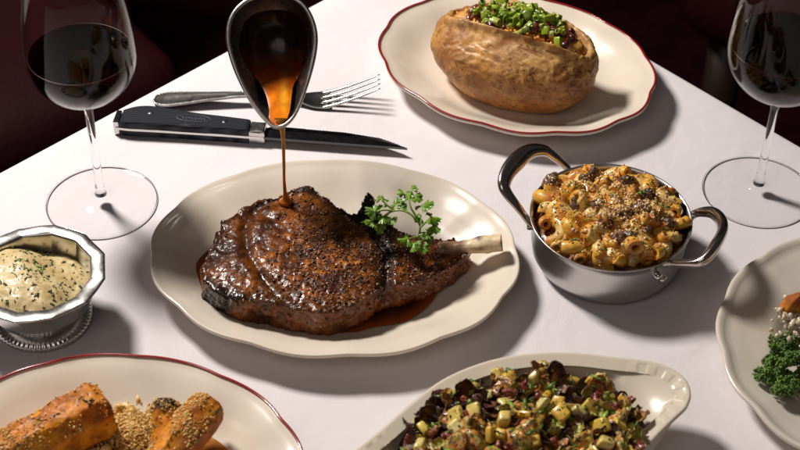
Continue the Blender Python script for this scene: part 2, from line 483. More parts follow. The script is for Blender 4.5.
# tablecloth: flat top with a rounded far corner and hanging skirts
C0 = np.array(at(440, -64, 0)); eA = at(0, 171, 0) - C0; eA /= np.linalg.norm(eA); eB = at(800, 145, 0) - C0; eB /= np.linalg.norm(eB)
rc = 0.035
path = [C0 + eA * s for s in np.linspace(1.5, rc, 160)]
for k in range(1, 10):
    t = k / 10; p0, p1, p2 = C0 + eA * rc, C0, C0 + eB * rc
    path.append((1 - t) ** 2 * p0 + 2 * t * (1 - t) * p1 + t * t * p2)
path += [C0 + eB * s for s in np.linspace(rc, 1.5, 160)]
path = np.array(path); T = np.gradient(path, axis=0); T /= np.linalg.norm(T, axis=1)[:, None]
O = np.cross(T, (0, 0, 1.0)); inner = (eA + eB)
if (O[10] @ inner) > 0: O = -O
rows = []
arc = np.r_[0, np.cumsum(np.linalg.norm(np.diff(path, axis=0), axis=1))]
for d, z in [(-0.02, 0), (-0.005, 0), (-0.0025, -0.0004), (-0.0008, -0.0014), (0.0, -0.0035), (0.0002, -0.008), (0.0002, -0.02)]:
    rows.append(path + O * d + np.array([0, 0, z]))
for z in np.linspace(-0.04, -0.30, 12):
    amp = 0.02 * min(1, (-z - 0.02) / 0.2)
    rows.append(path + O * (0.0002 - amp * (1.5 + np.sin(arc * 38) + 0.4 * np.sin(arc * 71 + 1)))[:, None] + np.array([0, 0, z]))
n = len(path); V = np.concatenate(rows); F = grid_faces(len(rows), n, close=False)
Q = path[0] + path[-1] - C0
V = np.vstack([V, [Q]]); F += [(i + 1, i, len(V) - 1) for i in range(n - 1)]
tag(obj('tablecloth', V, F, 'cloth', loc=(0, 0, 0)), 'white cotton tablecloth laid flat under all the dishes', 'tablecloth')

# dark maroon seats beyond the table
def seat(cx, cy, rot, label):
    t = thing('upholstered_chair', label, 'chair', (cx, cy, -0.76))
    rm = rotm(0, 0, rot)
    def pl(vf): return (vf[0] @ rm.T + np.array([cx, cy, -0.76]), vf[1])
    V, F = pl(box((0, 0, 0.42), (0.56, 0.54, 0.13), 0.05)); obj('seat', V, F, 'maroon_leather', t)
    P = []
    for a in np.linspace(R(20), R(160), 40): P.append((0.31 * math.cos(a), 0.06 + 0.26 * math.sin(a), 0.62))
    v, f = tube(np.array(P), 0.2, n=24, flat=0.18, up=(0, 0, 1))
    obj('backrest', *pl((v, f)), 'maroon_leather', t)
    v, f = tube(np.array(P) + np.array([0, 0, 0.2]), 0.02, n=12); obj('top_rail', *pl((v, f)), 'dark_wood', t)
    for sx in (-1, 1):
        for sy in (-1, 1):
            v, f = lathe([(0.02, 0.0), (0.026, 0.36)], (sx * 0.22, sy * 0.2, 0), 16, True, True)
            obj('leg', *pl((v, f)), 'dark_wood', t)
seat(-0.62, 0.62, R(38), 'maroon upholstered chair in the dark behind the left wine glass')
seat(0.72, 0.85, R(-40), 'maroon upholstered chair in the dark behind the right wine glass')

# ================================================================= CHINA
def scallop(th, n, amp, ph=0.0):
    s = np.abs(np.sin(n * (th - ph) / 2)); s = np.sqrt(s * s + 0.03)
    return 1 - amp + amp * (s - 0.17) / 0.85

def platter(name, label, c, a, b, ang, n=12, amp=0.018, ph=0.0, mat='cream_china', rim=None, prof=None, k=1.0, base_z=0.0):
    N = 288; th = np.linspace(0, 2 * PI, N, endpoint=False)
    t = thing(name, label, 'platter' if a != b else 'plate', (c[0], c[1], base_z))
    prof = prof or [(0.0, .005), (.3, .005), (.56, .0048), (.64, .0052), (.70, .0068), (.77, .0105), (.84, .0155), (.90, .0192), (.945, .0212), (.975, .0222), (.988, .0232), (.996, .0232), (1.0, .0222),
            (.998, .0205), (.985, .0192), (.93, .0165), (.86, .0120), (.79, .0068), (.72, .0028), (.66, .0012), (.63, .0), (.60, .0), (.585, .0016), (.3, .002), (0.0, .002)]
    ca, sa = math.cos(ang), math.sin(ang); rings = []
    def ring(rf, z):
        e = ss(0.62, 1.0, np.array([rf]))[0]
        sc = 1 + (scallop(th, n, amp, ph) - 1) * e
        d = (1 - rf) * a                       # keep the walls alike along both axes
        ra, rb = (a - d) if rf > 0.55 else a * rf, (b - d) if rf > 0.55 else (b - a * 0.45) * rf / 0.55
        x = ra * np.cos(th) * sc; y = rb * np.sin(th) * sc
        zz = z * k + 0.0004 * e * np.cos(n * (th - ph))
        return np.c_[c[0] + ca * x - sa * y, c[1] + sa * x + ca * y, base_z + zz]
    for rf, z in prof:
        rings.append(ring(max(rf, 0.001), z))
    V, F = loft(rings, False, False)
    obj('body', V, F, mat, t)
    if rim:
        top = ring(rim[0], rim[1]); v, f = tube(np.vstack([top, top[:2]]), 0.00105, n=8, cap=False, flat=0.45)
        f = [q for q in f]
        obj('rim_line', v, f, 'red_glaze', t)
    return t, ring

# big cream platter under the steak
SC = (-0.0461, -0.0544)
platter('oval_platter', 'plain cream scalloped oval platter holding the bone-in steak', SC, 0.1315, 0.1025, R(-2.5), n=12, amp=0.02, ph=R(8))
# potato platter
PC = (0.0917, 0.1780)
platter('oval_platter', 'cream oval platter with red rim line under the baked potato', PC, 0.1165, 0.0925, R(-25.5), n=12, amp=0.022, ph=R(5), rim=(.993, .0236))
# squash platter
QC = (-0.171, -0.2495)
platter('oval_platter', 'cream oval platter with red rim line under the roasted squash', QC, 0.1175, 0.0915, R(-12), n=12, amp=0.02, ph=R(10), rim=(.993, .0236))
# broccolini plate
RC = (0.3315, -0.1395)
platter('round_plate', 'pale cream scalloped plate holding the green broccolini', RC, 0.1185, 0.1184, 0, n=14, amp=0.018, ph=R(3), mat='pale_china',
        prof=[(0.0, .006), (.3, .006), (.56, .006), (.60, .0066), (.635, .0095), (.665, .0128), (.69, .0138), (.76, .0152), (.84, .0175), (.90, .0195), (.935, .0202), (.95, .0217), (.975, .0232), (.992, .0236), (1.0, .0226),
              (.996, .0206), (.95, .0182), (.84, .0150), (.70, .0108), (.64, .0072), (.60, .0), (.575, .0), (.56, .002), (.3, .003), (0, .003)])
bpy.data.objects['round_plate']['category'] = 'plate'

# gratin dish with ribbed lugs
tipR = at(691.5, 399, .037)[:2]; tipL = at(346, 462, .037)[:2]; GC = (tipR + tipL) / 2
half = [(352, 452), (360, 446), (381, 429), (411, 403), (445, 378), (487.5, 361), (530, 353.5), (572.5, 352.5), (615, 357), (649, 361), (670, 367.6), (686, 379), (691.5, 395), (688, 406)]
hp = np.array([at(x, y, .037)[:2] for x, y in half]) - GC
cont = np.vstack([hp, -hp])
an = np.unwrap(np.arctan2(cont[:, 1], cont[:, 0])); 
cont = resample(spline(cont, 300, True), 360)
for _ in range(6): cont = 0.25 * np.roll(cont, 1, 0) + 0.5 * cont + 0.25 * np.roll(cont, -1, 0)
GA = math.atan2((tipR - tipL)[1], (tipR - tipL)[0])
def gratin():
    t = thing('gratin_dish', 'deep cream oval baking dish with ribbed ends full of brussels sprouts', 'baking dish', (GC[0], GC[1], 0))
    base = resample(cont, 720); ax = np.array([math.cos(GA), math.sin(GA)]); ay = np.array([-ax[1], ax[0]])
    u = base @ ax; v = base @ ay; L = np.abs(u).max(); W = np.abs(v).max(); th = np.arctan2(v / W, u / L)
    ell = lambda a, b: (a * np.cos(th), b * np.sin(th))
    rings = []
    def add(ua, va, z): rings.append(np.c_[GC[0] + ua * ax[0] + va * ay[0], GC[1] + ua * ax[1] + va * ay[1], np.broadcast_to(z, ua.shape)])
    lug = ss(0.70, 0.80, np.abs(u) / L)
    rib = np.clip(np.cos(np.arctan2(v, (np.abs(u) - 0.60 * L)) * 22) * 2.2, -1, 1) * lug
    def off(d):  # inward offset along the normal
        T = np.roll(base, -1, 0) - np.roll(base, 1, 0); T /= np.linalg.norm(T, axis=1)[:, None]; Nn = np.c_[T[:, 1], -T[:, 0]]
        if (Nn[0] @ base[0]) < 0: Nn = -Nn
        q = base - Nn * d; return q @ ax, q @ ay
    def bl(a, b, k): return a[0] * (1 - k) + b[0] * k, a[1] * (1 - k) + b[1] * k
    E = ell
    add(*E(.001, .001), .006)
    add(*E(L * .55, W * .66), .006); add(*E(L * .60, W * .73), .0085); add(*E(L * .66, W * .80), .017)
    add(*bl(E(L * .70, W * .86), off(.010), .1), .026)
    add(*bl(E(L * .76, W * .91), off(.008), .3), .0325)
    add(*bl(E(L * .84, W * .94), off(.0095), .75), .0350)
    for d in (.0105, .0100, .0088, .0075, .0062, .0050, .0042, .0036): add(*off(d), .0352 + (.0105 - d) * .32 + (.00024 * rib if .004 < d < .0103 else 0 * rib))
    add(*off(.0024), .0378); add(*off(.001), .0380); add(*off(.0002), .0372); add(*off(0), .0360); add(*off(.0008), .0343)
    add(*bl(off(.005), E(L * .86, W * .95), .5), .0315)
    add(*bl(off(.008), E(L * .74, W * .89), .85), .024); add(*E(L * .69, W * .84), .014); add(*E(L * .62, W * .74), .003); add(*E(L * .58, W * .68), 0.0); add(*E(.001, .001), 0.0)
    V, F = loft(rings); obj('body', V, F, 'cream_stoneware', t)
gratin()

# ================================================================= STEAK
st_up = [(203, 276), (201, 262), (213, 238), (223, 218.5), (242, 204), (262, 195), (286, 189), (303, 182), (310, 181.5), (323, 192), (342, 206), (355, 210), (362, 203), (366, 191), (370, 187), (374, 196), (377, 206), (386, 219), (400, 230), (413, 234), (432, 234), (452, 236), (466, 240)]
st_lo = [(468, 250), (468, 263), (458, 272), (442, 282), (425, 291), (403, 298), (388, 300), (374, 310), (356, 322), (335, 330), (318, 331), (301, 328), (267, 321), (237, 318), (214, 308), (203, 294)]
poly = [at(x, y, .036 if x < 380 else .030)[:2] for x, y in st_up] + [at(x, y, .014 if x < 380 else .016)[:2] for x, y in st_lo]
poly = resample(spline(np.array(poly), 260, True), 300)
steak = thing('bone_in_steak', 'glazed peppered bone-in ribeye steak lying on the cream platter', 'steak', (SC[0], SC[1], 0.005))
cen = poly.mean(0)
def proj2(V):
    d = V - cam_loc; z = d @ fwd
    return 400 + FPX * (d @ cam_r) / z, 225 - FPX * (d @ cam_u) / z
rings = []
for k, z in ((0.97, .0065), (1.0, .012), (1.0, .022), (1.0, .032)):
    # pull in a little so that the smoothing and displacement end on the outline
    rings.append(np.c_[cen + (poly - cen) * k, np.full(len(poly), z)])
V, F = loft(rings, True, True)
V, F, N = remeshed(V, F, 0.0011, 10)
din = dist_poly(poly, V[:, 0], V[:, 1])
px, py = proj2(V)
up = ss(.2, .8, N[:, 2])
# thickness: thins towards the bone, domed in the middle
thick = 1.0 - 0.22 * ss(375, 430, px)
V[:, 2] = .0065 + (V[:, 2] - .0065) * thick
V[:, 2] += up * .0035 * ss(0, .03, din) * (1 - ss(370, 400, px))
# grooves of fat between the muscles
def line_d(pts, x, y):
    P = spline(np.array(pts, float), 60); d = np.full(len(x), 1e9)
    for q in P: d = np.minimum(d, np.hypot(x - q[0], (y - q[1]) * 1.4))
    return d
g1 = line_d([(272, 196), (255, 208), (246, 226), (247, 248), (256, 268), (270, 286), (286, 300)], px, py)
g2 = line_d([(352, 212), (372, 232), (384, 252), (386, 272), (380, 296)], px, py)
g3 = line_d([(256, 212), (275, 222), (300, 212), (330, 214)], px, py)
V[:, 2] -= up * (.0034 * np.exp(-(g1 / 6) ** 2) + .0065 * np.exp(-(g2 / 6) ** 2) + .0015 * np.exp(-(g3 / 4) ** 2))
n1 = fbm(V, 55, 3, 1); n2 = fbm(V, 190, 3, 2); n3 = fbm(V, 520, 2, 3)
ridge = 1 - np.abs(fbm(V + 0.004 * np.c_[n1, n2, n1], 260, 2, 9)) * 2.4
amp_side = 1 + 0.6 * (1 - up)
edge = np.exp(-(din / .006) ** 2)
V += N * (.0012 * n1 + .0006 * n2 * amp_side + .00050 * n3 * (1 + edge) + .0005 * np.clip(ridge, 0, 1) + .0012 * n2 * edge)[:, None]
V[:, 2] = np.maximum(V[:, 2], .0056)
# colours of the meat itself
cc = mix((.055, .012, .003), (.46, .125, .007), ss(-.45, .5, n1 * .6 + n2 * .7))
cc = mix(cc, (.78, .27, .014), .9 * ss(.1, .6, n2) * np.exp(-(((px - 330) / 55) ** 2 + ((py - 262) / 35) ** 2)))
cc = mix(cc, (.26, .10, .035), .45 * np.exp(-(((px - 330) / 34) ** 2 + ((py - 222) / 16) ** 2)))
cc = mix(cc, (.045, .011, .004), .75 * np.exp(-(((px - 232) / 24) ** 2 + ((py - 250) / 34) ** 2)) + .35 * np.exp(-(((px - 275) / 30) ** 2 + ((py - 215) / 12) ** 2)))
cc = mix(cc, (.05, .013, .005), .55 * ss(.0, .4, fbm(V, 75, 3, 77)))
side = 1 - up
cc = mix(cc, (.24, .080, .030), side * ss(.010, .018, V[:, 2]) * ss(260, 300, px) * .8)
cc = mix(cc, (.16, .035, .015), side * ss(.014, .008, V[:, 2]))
ch = (np.exp(-(((px - 310) / 16) ** 2 + ((py - 187) / 9) ** 2)) + np.exp(-(((px - 368) / 16) ** 2 + ((py - 203) / 20) ** 2)) * 1.2 + np.exp(-(((px - 216) / 22) ** 2 + ((py - 300) / 14) ** 2)) * 1.3
      + np.exp(-(g2 / 8) ** 2) * .7 + np.exp(-(((px - 388) / 14) ** 2 + ((py - 240) / 16) ** 2)) * .8 + edge * up * .55 + np.exp(-(g1 / 6) ** 2) * .45)
cc = mix(cc, (.010, .007, .006), np.clip(ch * 1.3 + .5 * n2 - .12, 0, .97))
cc = mix(cc, (.04, .010, .004), .6 * ss(.15, .55, fbm(V, 330, 3, 21)))
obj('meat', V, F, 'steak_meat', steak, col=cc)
ST_V, ST_N, ST_PX, ST_PY, ST_UP = V, normals(V, F), px, py, up
# pepper and crust grains on the meat
vis = np.where((ST_N[:, 2] > .25))[0]
den = .25 + .9 * np.exp(-(((px - 345) / 65) ** 2 + ((py - 262) / 42) ** 2)) + .8 * np.exp(-(((px - 425) / 40) ** 2 + ((py - 262) / 24) ** 2)) - .8 * np.exp(-(((px - 245) / 38) ** 2 + ((py - 245) / 40) ** 2))
pr = np.clip(den[vis], .02, 2) * (0.4 + ss(-.2, .4, vn(V[vis], 240, 5))); pr /= pr.sum()
pick = rng.choice(vis, 2200, replace=False, p=pr)
v, f = crumbs(V[pick] + ST_N[pick] * .0003, .0003, .0011, 3, jag=.5)
tag(obj('pepper_crust', v, f, 'pepper_crust', steak), kind='stuff')
pick = rng.choice(vis, 800, replace=False, p=pr)
v, f = crumbs(V[pick] + ST_N[pick] * .0002, .0003, .0014, 4, jag=.5)
tag(obj('charred_crust', v, f, 'char_bit', steak), kind='stuff')

# rib bone
P = spline(np.array([at(440, 252, .023), at(462, 247.5, .0265), at(482, 244.5, .029), at(502, 242.5, .0315)]), 48)
k = np.linspace(0, 1, len(P)); rad = .0061 + .0006 * np.cos(k * 9) + .0008 * ss(.8, 1, k)
v, f = tube(P, rad, n=40, flat=.92)
nn = fbm(v, 160, 4, 5); v += normals(v, f) * (nn * .0009)[:, None]
bx, by = proj2(v)
bc = mix((.80, .64, .40), (.40, .20, .08), ss(.0, .6, fbm(v * np.array([.4, 1.5, 1.5]), 220, 3, 8)))
bc = mix(bc, (.20, .08, .03), .9 * ss(470, 460, bx)); bc = mix(bc, (.05, .02, .012), .8 * np.exp(-(((bx - 478) / 5) ** 2 + ((by - 238) / 3) ** 2)))
bc = mix(bc, (.10, .05, .03), .85 * ss(500, 503, bx) * ss(-.3, .4, nn + .2))
obj('bone', v, f, 'bone', steak, col=bc)

# pool of sauce on the platter
pp = [(199, 262), (199, 283), (210, 303), (232, 319), (262, 330), (300, 336), (335, 338), (372, 328), (404, 322), (426, 308), (437, 293), (440, 282), (420, 275), (380, 268), (300, 250), (230, 240)]
pl = resample(spline(np.array([at(x, y, .0075)[:2] for x, y in pp]), 200, True), 240); pc = pl.mean(0)
rings = []
for kk in np.linspace(0.02, 1, 26):
    q = pc + (pl - pc) * kk; rel = (q - np.array(SC)); 
    ca, sa = math.cos(R(-2.5)), math.sin(R(-2.5)); xx = rel[:, 0] * ca + rel[:, 1] * sa; yy = -rel[:, 0] * sa + rel[:, 1] * ca
    rr = np.maximum(0, 1 - (1 - np.sqrt((xx / .1315) ** 2 + (yy / .1025) ** 2)) * 1.0)
    zf = np.interp(rr, [0, .64, .70, .77, .84, .90, .95], [.005, .0054, .0075, .0115, .0165, .02, .022])
    rings.append(np.c_[q, np.maximum(.0078 * (1 - .0 * kk), zf + .0005) + .0007 * (1 - kk ** 10)])
V, F = loft(rings, True, False)
dd = dist_poly(pl, V[:, 0], V[:, 1])
cl = mix((.30, .060, .006), (.030, .006, .002), ss(.0, .010, dd + .002 * fbm(V, 120, 2, 4)))
tag(obj('sauce_pool', V, F, 'brown_sauce', col=cl), 'dark brown glossy sauce pooled on the platter around the steak', 'sauce')

# ================================================================= PARSLEY
def leaf(c, size, ang, tilt=(0, 0), seed=0):
    g = np.random.default_rng(seed); n = 61; th = np.linspace(R(-125), R(125), n)
    lobes = np.abs(np.cos(th * 1.8)) ** .5
    r = size * (.42 + .58 * lobes) * (1 - .18 * (np.arange(n) % 4 == 2)) * (1 - .28 * (np.abs(th) / R(125)) ** 1.5) * g.uniform(.88, 1.1, n)
    rings = []
    for kk in (0.04, .35, .7, 1.0):
        x = r * kk * np.cos(th); y = r * kk * np.sin(th)
        z = size * (.12 * np.cos(th * 3.6) * kk - .28 * kk * kk + .06 * g.normal(size=n) * kk)
        rings.append(np.c_[x, y, z])
    V = np.concatenate(rings); F = grid_faces(4, n, close=False)
    Rm = rotm(0, 0, ang) @ rotm(tilt[0], tilt[1], 0) 
    return V @ Rm.T + np.asarray(c), F
pars = thing('parsley_sprig', 'curly green parsley sprig on top of the steak', 'herb', tuple(at(405, 235, .036)))
S = lambda x, y, z: at(x, y, z)
stems = [[S(421, 246, .040), S(419, 236, .046), S(420, 226, .053), S(414, 217, .058), S(404, 211, .060), S(393, 211, .058), S(384, 216, .054)],
         [S(416, 216, .058), S(411, 208, .062), S(409, 200, .064)], [S(396, 211, .058), S(388, 206, .060), S(382, 200, .062)],
         [S(420, 228, .053), S(426, 222, .056), S(431, 218, .056)], [S(393, 211, .058), S(384, 210, .058), S(374, 212, .056)], [S(390, 212, .056), S(382, 220, .050), S(376, 226, .047)],
         [S(419, 236, .046), S(412, 238, .043), S(407, 240, .041)]]
v, f = merge([tube(spline(np.array(s), 24), np.linspace(.0009, .0006, 25)[:len(spline(np.array(s), 24))] if False else .0007, n=8) for s in stems])
obj('stem', v, f, 'parsley', pars)
LV = [(409, 199, .064, 9.0, 90), (404, 194, .064, 6.5, 120), (416, 197, .064, 6.5, 60), (412, 190, .065, 6, 85), (382, 199, .062, 6.5, 100), (375, 212, .057, 7.5, 170), (381, 208, .058, 5.5, 120), (371, 221, .050, 7.5, 215), (379, 226, .047, 7.0, 260), (384, 217, .053, 6.5, 250),
      (396, 205, .060, 6.5, 95), (402, 208, .060, 5, 60), (421, 207, .060, 8.0, 45), (427, 206, .059, 6.0, 60), (430, 217, .057, 8.5, 0), (432, 226, .052, 7.5, -35), (426, 232, .049, 6.5, -70), (408, 239, .043, 7.5, 200), (414, 243, .042, 7.0, 250), (423, 245, .041, 7.0, 285), (421, 218, .056, 6.0, 200), (425, 240, .044, 6.5, 20), (391, 219, .052, 5.5, 290)]
for i, (x, y, z, s, a) in enumerate(LV):
    v, f = leaf(S(x, y, z), s * .00100, R(a), (rnd.uniform(-.6, .6), rnd.uniform(-.5, .3)), i)
    obj('leaf', v, f, 'parsley', pars)

# ================================================================= SAUCE BOAT
EL = R(38); e1 = np.array([1.0, 0, 0]); e2 = np.array([0, math.cos(EL), math.sin(EL)]); en = np.cross(e1, e2)
tip = at(277, 125, .108)
sb = [(257, -1), (246, 4), (236, 14), (231, 27), (231, 44), (237, 66), (247, 90), (257, 107), (267, 119), (277, 125), (288, 120), (297, 107), (306, 80), (312, 53), (313, 35), (309, 19), (301, 6), (289, -2), (273, -5)]
sbc = np.array([at_plane(x, y, tip, en) for x, y in sb])
sbc = resample(spline(sbc, 300, True), 320)
bc0 = at_plane(273, 42, tip, en)
def proj2(V):
    d = V - cam_loc; z = d @ fwd
    return 400 + FPX * (d @ cam_r) / z, 225 - FPX * (d @ cam_u) / z
def boat():
    t = thing('sauce_boat', 'polished steel sauce boat tilted to pour amber sauce over the steak', 'sauce boat', tuple(bc0))
    rel = sbc - bc0
    rings = []
    DEP = .034
    def ring(s, off=0.0, lift=0.0):
        q = bc0 + rel * s; ln = np.linalg.norm(rel, axis=1)[:, None]
        return q + rel / ln * off + en * lift
    prof_in = [(s, -DEP * (1 - s ** 2.6) ** .62) for s in np.sin(np.linspace(0.02, PI / 2, 26))]
    inner = [ring(s, 0, d) for s, d in prof_in]
    for r_ in [ring(1, .0004, .0009), ring(1, .0014, .0014), ring(1, .0026, .0011), ring(1, .0033, .0001), ring(1, .0028, -.0012), ring(1, .0014, -.0022)]:
        inner.append(r_)
    outer = [ring(s, .0009, d - .0011) for s, d in prof_in[::-1][1:]]
    V, F = loft(inner + outer, True, True)
    obj('body', V, F, 'boat_steel', t)
    hb = at_plane(273, -3, tip, en)
    P = spline(np.array([hb, hb + e2 * .012 + en * .01, hb + e2 * .03 + en * .012, hb + e2 * .05 - en * .008, hb + e2 * .05 - en * .03, hb + e2 * .03 - en * .045, hb + e2 * .006 - en * .035 , bc0 + e2 * .030 - en * .031]), 60)
    v, f = tube(P, .0042, n=16, flat=.5, up=tuple(en)); obj('handle', v, f, 'polished_steel', t)
    return prof_in, ring, DEP
prof_in, bring, DEP = boat()
# the sauce: level surface running out over the spout, and the falling stream
sauce = thing('poured_sauce', 'amber brown sauce running out of the boat in a thin stream', 'sauce', tuple(at(281, 124, .108)))
tg = [(277, 125.5), (269, 118), (268, 106), (265, 92), (259, 78), (248, 62), (238, 45), (238, 28), (246, 12), (262, 4), (280, 3), (296, 9), (304, 24), (305, 42), (300, 60), (292, 76), (290, 92), (289, 108), (285, 121)]
lvl = tip[2] + .0002
def boat_depth(P):
    """depth of the inner wall under a point given in the rim plane"""
    rel = P - bc0; a = rel @ e1; b = rel @ e2; r = np.hypot(a, b); th = np.arctan2(b, a)
    rr = sbc - bc0; ra = np.hypot(rr @ e1, rr @ e2); rt = np.arctan2(rr @ e2, rr @ e1); o = np.argsort(rt)
    R0 = np.interp(th, rt[o], ra[o], period=2 * PI); s = np.clip(r / R0, 0, 1)
    return DEP * (1 - s ** 2.6) ** .62
tp = np.array([at_plane(x, y, tip, en) for x, y in tg]); tp = resample(spline(tp, 120, True), 120); tc = at_plane(275, 70, tip, en)
rings = []
for kk in np.linspace(.02, 1, 60):
    q = tc + (tp - tc) * kk; s_ = (q - tip) @ e2
    d = np.minimum(boat_depth(q) - .0006, np.maximum(0, s_) * .62)
    dome = .0006 * (1 - kk ** 6)
    rings.append(q - en * (d - dome)[:, None])
V, F = loft(rings, True, False)
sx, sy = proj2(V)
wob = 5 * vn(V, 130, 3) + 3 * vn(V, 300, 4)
cl = mix((.80, .20, .003), (.40, .065, .003), ss(102, 78, sy + wob)); cl = mix(cl, (.13, .022, .003), ss(82, 62, sy + wob)); cl = mix(cl, (.016, .008, .004), ss(68, 44, sy + wob))  # glowing amber at the spout to dark above, depth and light painted in
cl = mix(cl, (1, .48, .02), .8 * np.exp(-(((sx - 284) / 4.0) ** 2 + ((sy - 98) / 15) ** 2)))  # painted bright streak, as if light came through the thin sauce
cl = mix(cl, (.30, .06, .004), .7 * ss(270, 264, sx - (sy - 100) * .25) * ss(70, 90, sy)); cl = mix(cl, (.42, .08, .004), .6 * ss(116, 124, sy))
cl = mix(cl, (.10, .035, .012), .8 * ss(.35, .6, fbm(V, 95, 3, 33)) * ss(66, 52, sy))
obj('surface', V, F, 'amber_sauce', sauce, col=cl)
s0 = at(281, 119, lvl + .001); e_st = at(281, 121, lvl)
base = np.array([at(282.6, 122, .106)[0], at(282, 122, .106)[1] - .0035, 0])
P = spline(np.array([s0, e_st + [0, -.001, -.001], [base[0], base[1], .101], [base[0] + .0002, base[1], .09], [base[0] - .0001, base[1], .07], [base[0] - .0004, base[1], .055], [base[0], base[1], .036]]), 70)
kk = np.linspace(0, 1, len(P)); rd = np.interp(kk, [0, .12, .22, .4, .6, .8, .93, .97, 1], [.0050, .0040, .0022, .0015, .00115, .0010, .0013, .0024, .0052])
v, f = tube(P, rd, n=16)
cl = mix((.80, .34, .035), (.55, .17, .015), ss(.10, .05, v[:, 2]))
obj('stream', v, f, 'amber_sauce', sauce, col=cl)

# ================================================================= FORK
def fork():
    A = at(153, 101, .003); B = at(380, 90, .012)
    d = (B - A); d[2] = 0; L = np.linalg.norm(d); ax = d / L; ay = np.array([-ax[1], ax[0], 0])
    t = thing('dinner_fork', 'silver dinner fork with beaded handle behind the steak knife', 'fork', (A[0], A[1], 0))
    def pt(s, y, z): return A * [1, 1, 0] + ax * s + ay * y + np.array([0, 0, z])
    S_ = np.array([0, .002, .006, .014, .026, .045, .07, .095, .110, .122, .128, .133, .140, .148])*L/.19
    W_ = np.array([.0008, .0052, .0080, .0090, .0080, .0058, .0036, .0028, .0030, .0050, .0080, .0100, .0112, .0116])
    Z_ = np.array([.0035, .0035, .0035, .004, .005, .0065, .0080, .0085, .0075, .0050, .0036, .0028, .0024, .0030])
    ss_ = np.linspace(0, S_[-1], 90); w_ = np.interp(ss_, S_, W_); z_ = np.interp(ss_, S_, Z_)
    for _ in range(3):
        w_[1:-1] = .25 * w_[:-2] + .5 * w_[1:-1] + .25 * w_[2:]; z_[1:-1] = .25 * z_[:-2] + .5 * z_[1:-1] + .25 * z_[2:]
    rings = []
    ysec = np.array([-1, -.96, -.85, -.5, 0, .5, .85, .96, 1])
    for s, w_i, z_i in zip(ss_, w_, z_):
        dish = .0022 * ss(.115 * L / .19, .135 * L / .19, np.array([s]))[0]
        top = [pt(s, y * w_i, z_i + .0011 * math.sqrt(max(0, 1 - abs(y) ** 6)) + dish * (y * y - 1) * .6 - (.0006 if abs(y) < .7 and s < .06 else 0)) for y in ysec]
        bot = [pt(s, y * w_i, z_i - .0011 * math.sqrt(max(0, 1 - abs(y) ** 4)) + dish * (y * y - 1) * .6) for y in ysec[::-1][1:-1]]
        rings.append(np.array(top + bot))
    V, F = loft(rings, True, True); hd = obj('handle', V, F, 'cutlery_steel', t)
    for i in range(4):
        y0 = (i - 1.5) * .0064; s0 = S_[-1] - .0075
        pts = []
        for k in np.linspace(0, 1, 24):
            s = s0 + (L - s0) * k; z = .0021 + .0185 * k ** 1.3
            pts.append(pt(s, y0 * (1 - .04 * k), z))
        v, f = tube(np.array(pts), np.interp(np.linspace(0, 1, 24), [0, .08, .2, .9, 1], [.0008, .0020, .0018, .0011, .0005]), n=10, flat=.7, up=(0, 0, 1))
        obj('tine', v, f, 'cutlery_steel', t)
    beads = []
    for side in (-1, 1):
        for s in np.arange(.004, .105, .0019):
            wv_ = np.interp(s, ss_, w_); zz = np.interp(s, ss_, z_)
            beads.append((ICO1[0] * .00095 + pt(s, side * (wv_ - .0005), zz + .0012), ICO1[1]))
    for a_ in np.linspace(-1.2, 1.2, 9): 
        beads.append((ICO1[0] * .00085 + pt(.0045 - .0035 * math.cos(a_), .0060 * math.sin(a_), .0046), ICO1[1]))
    v, f = merge(beads); obj('beaded_border', v, f, 'cutlery_steel', hd)
fork()

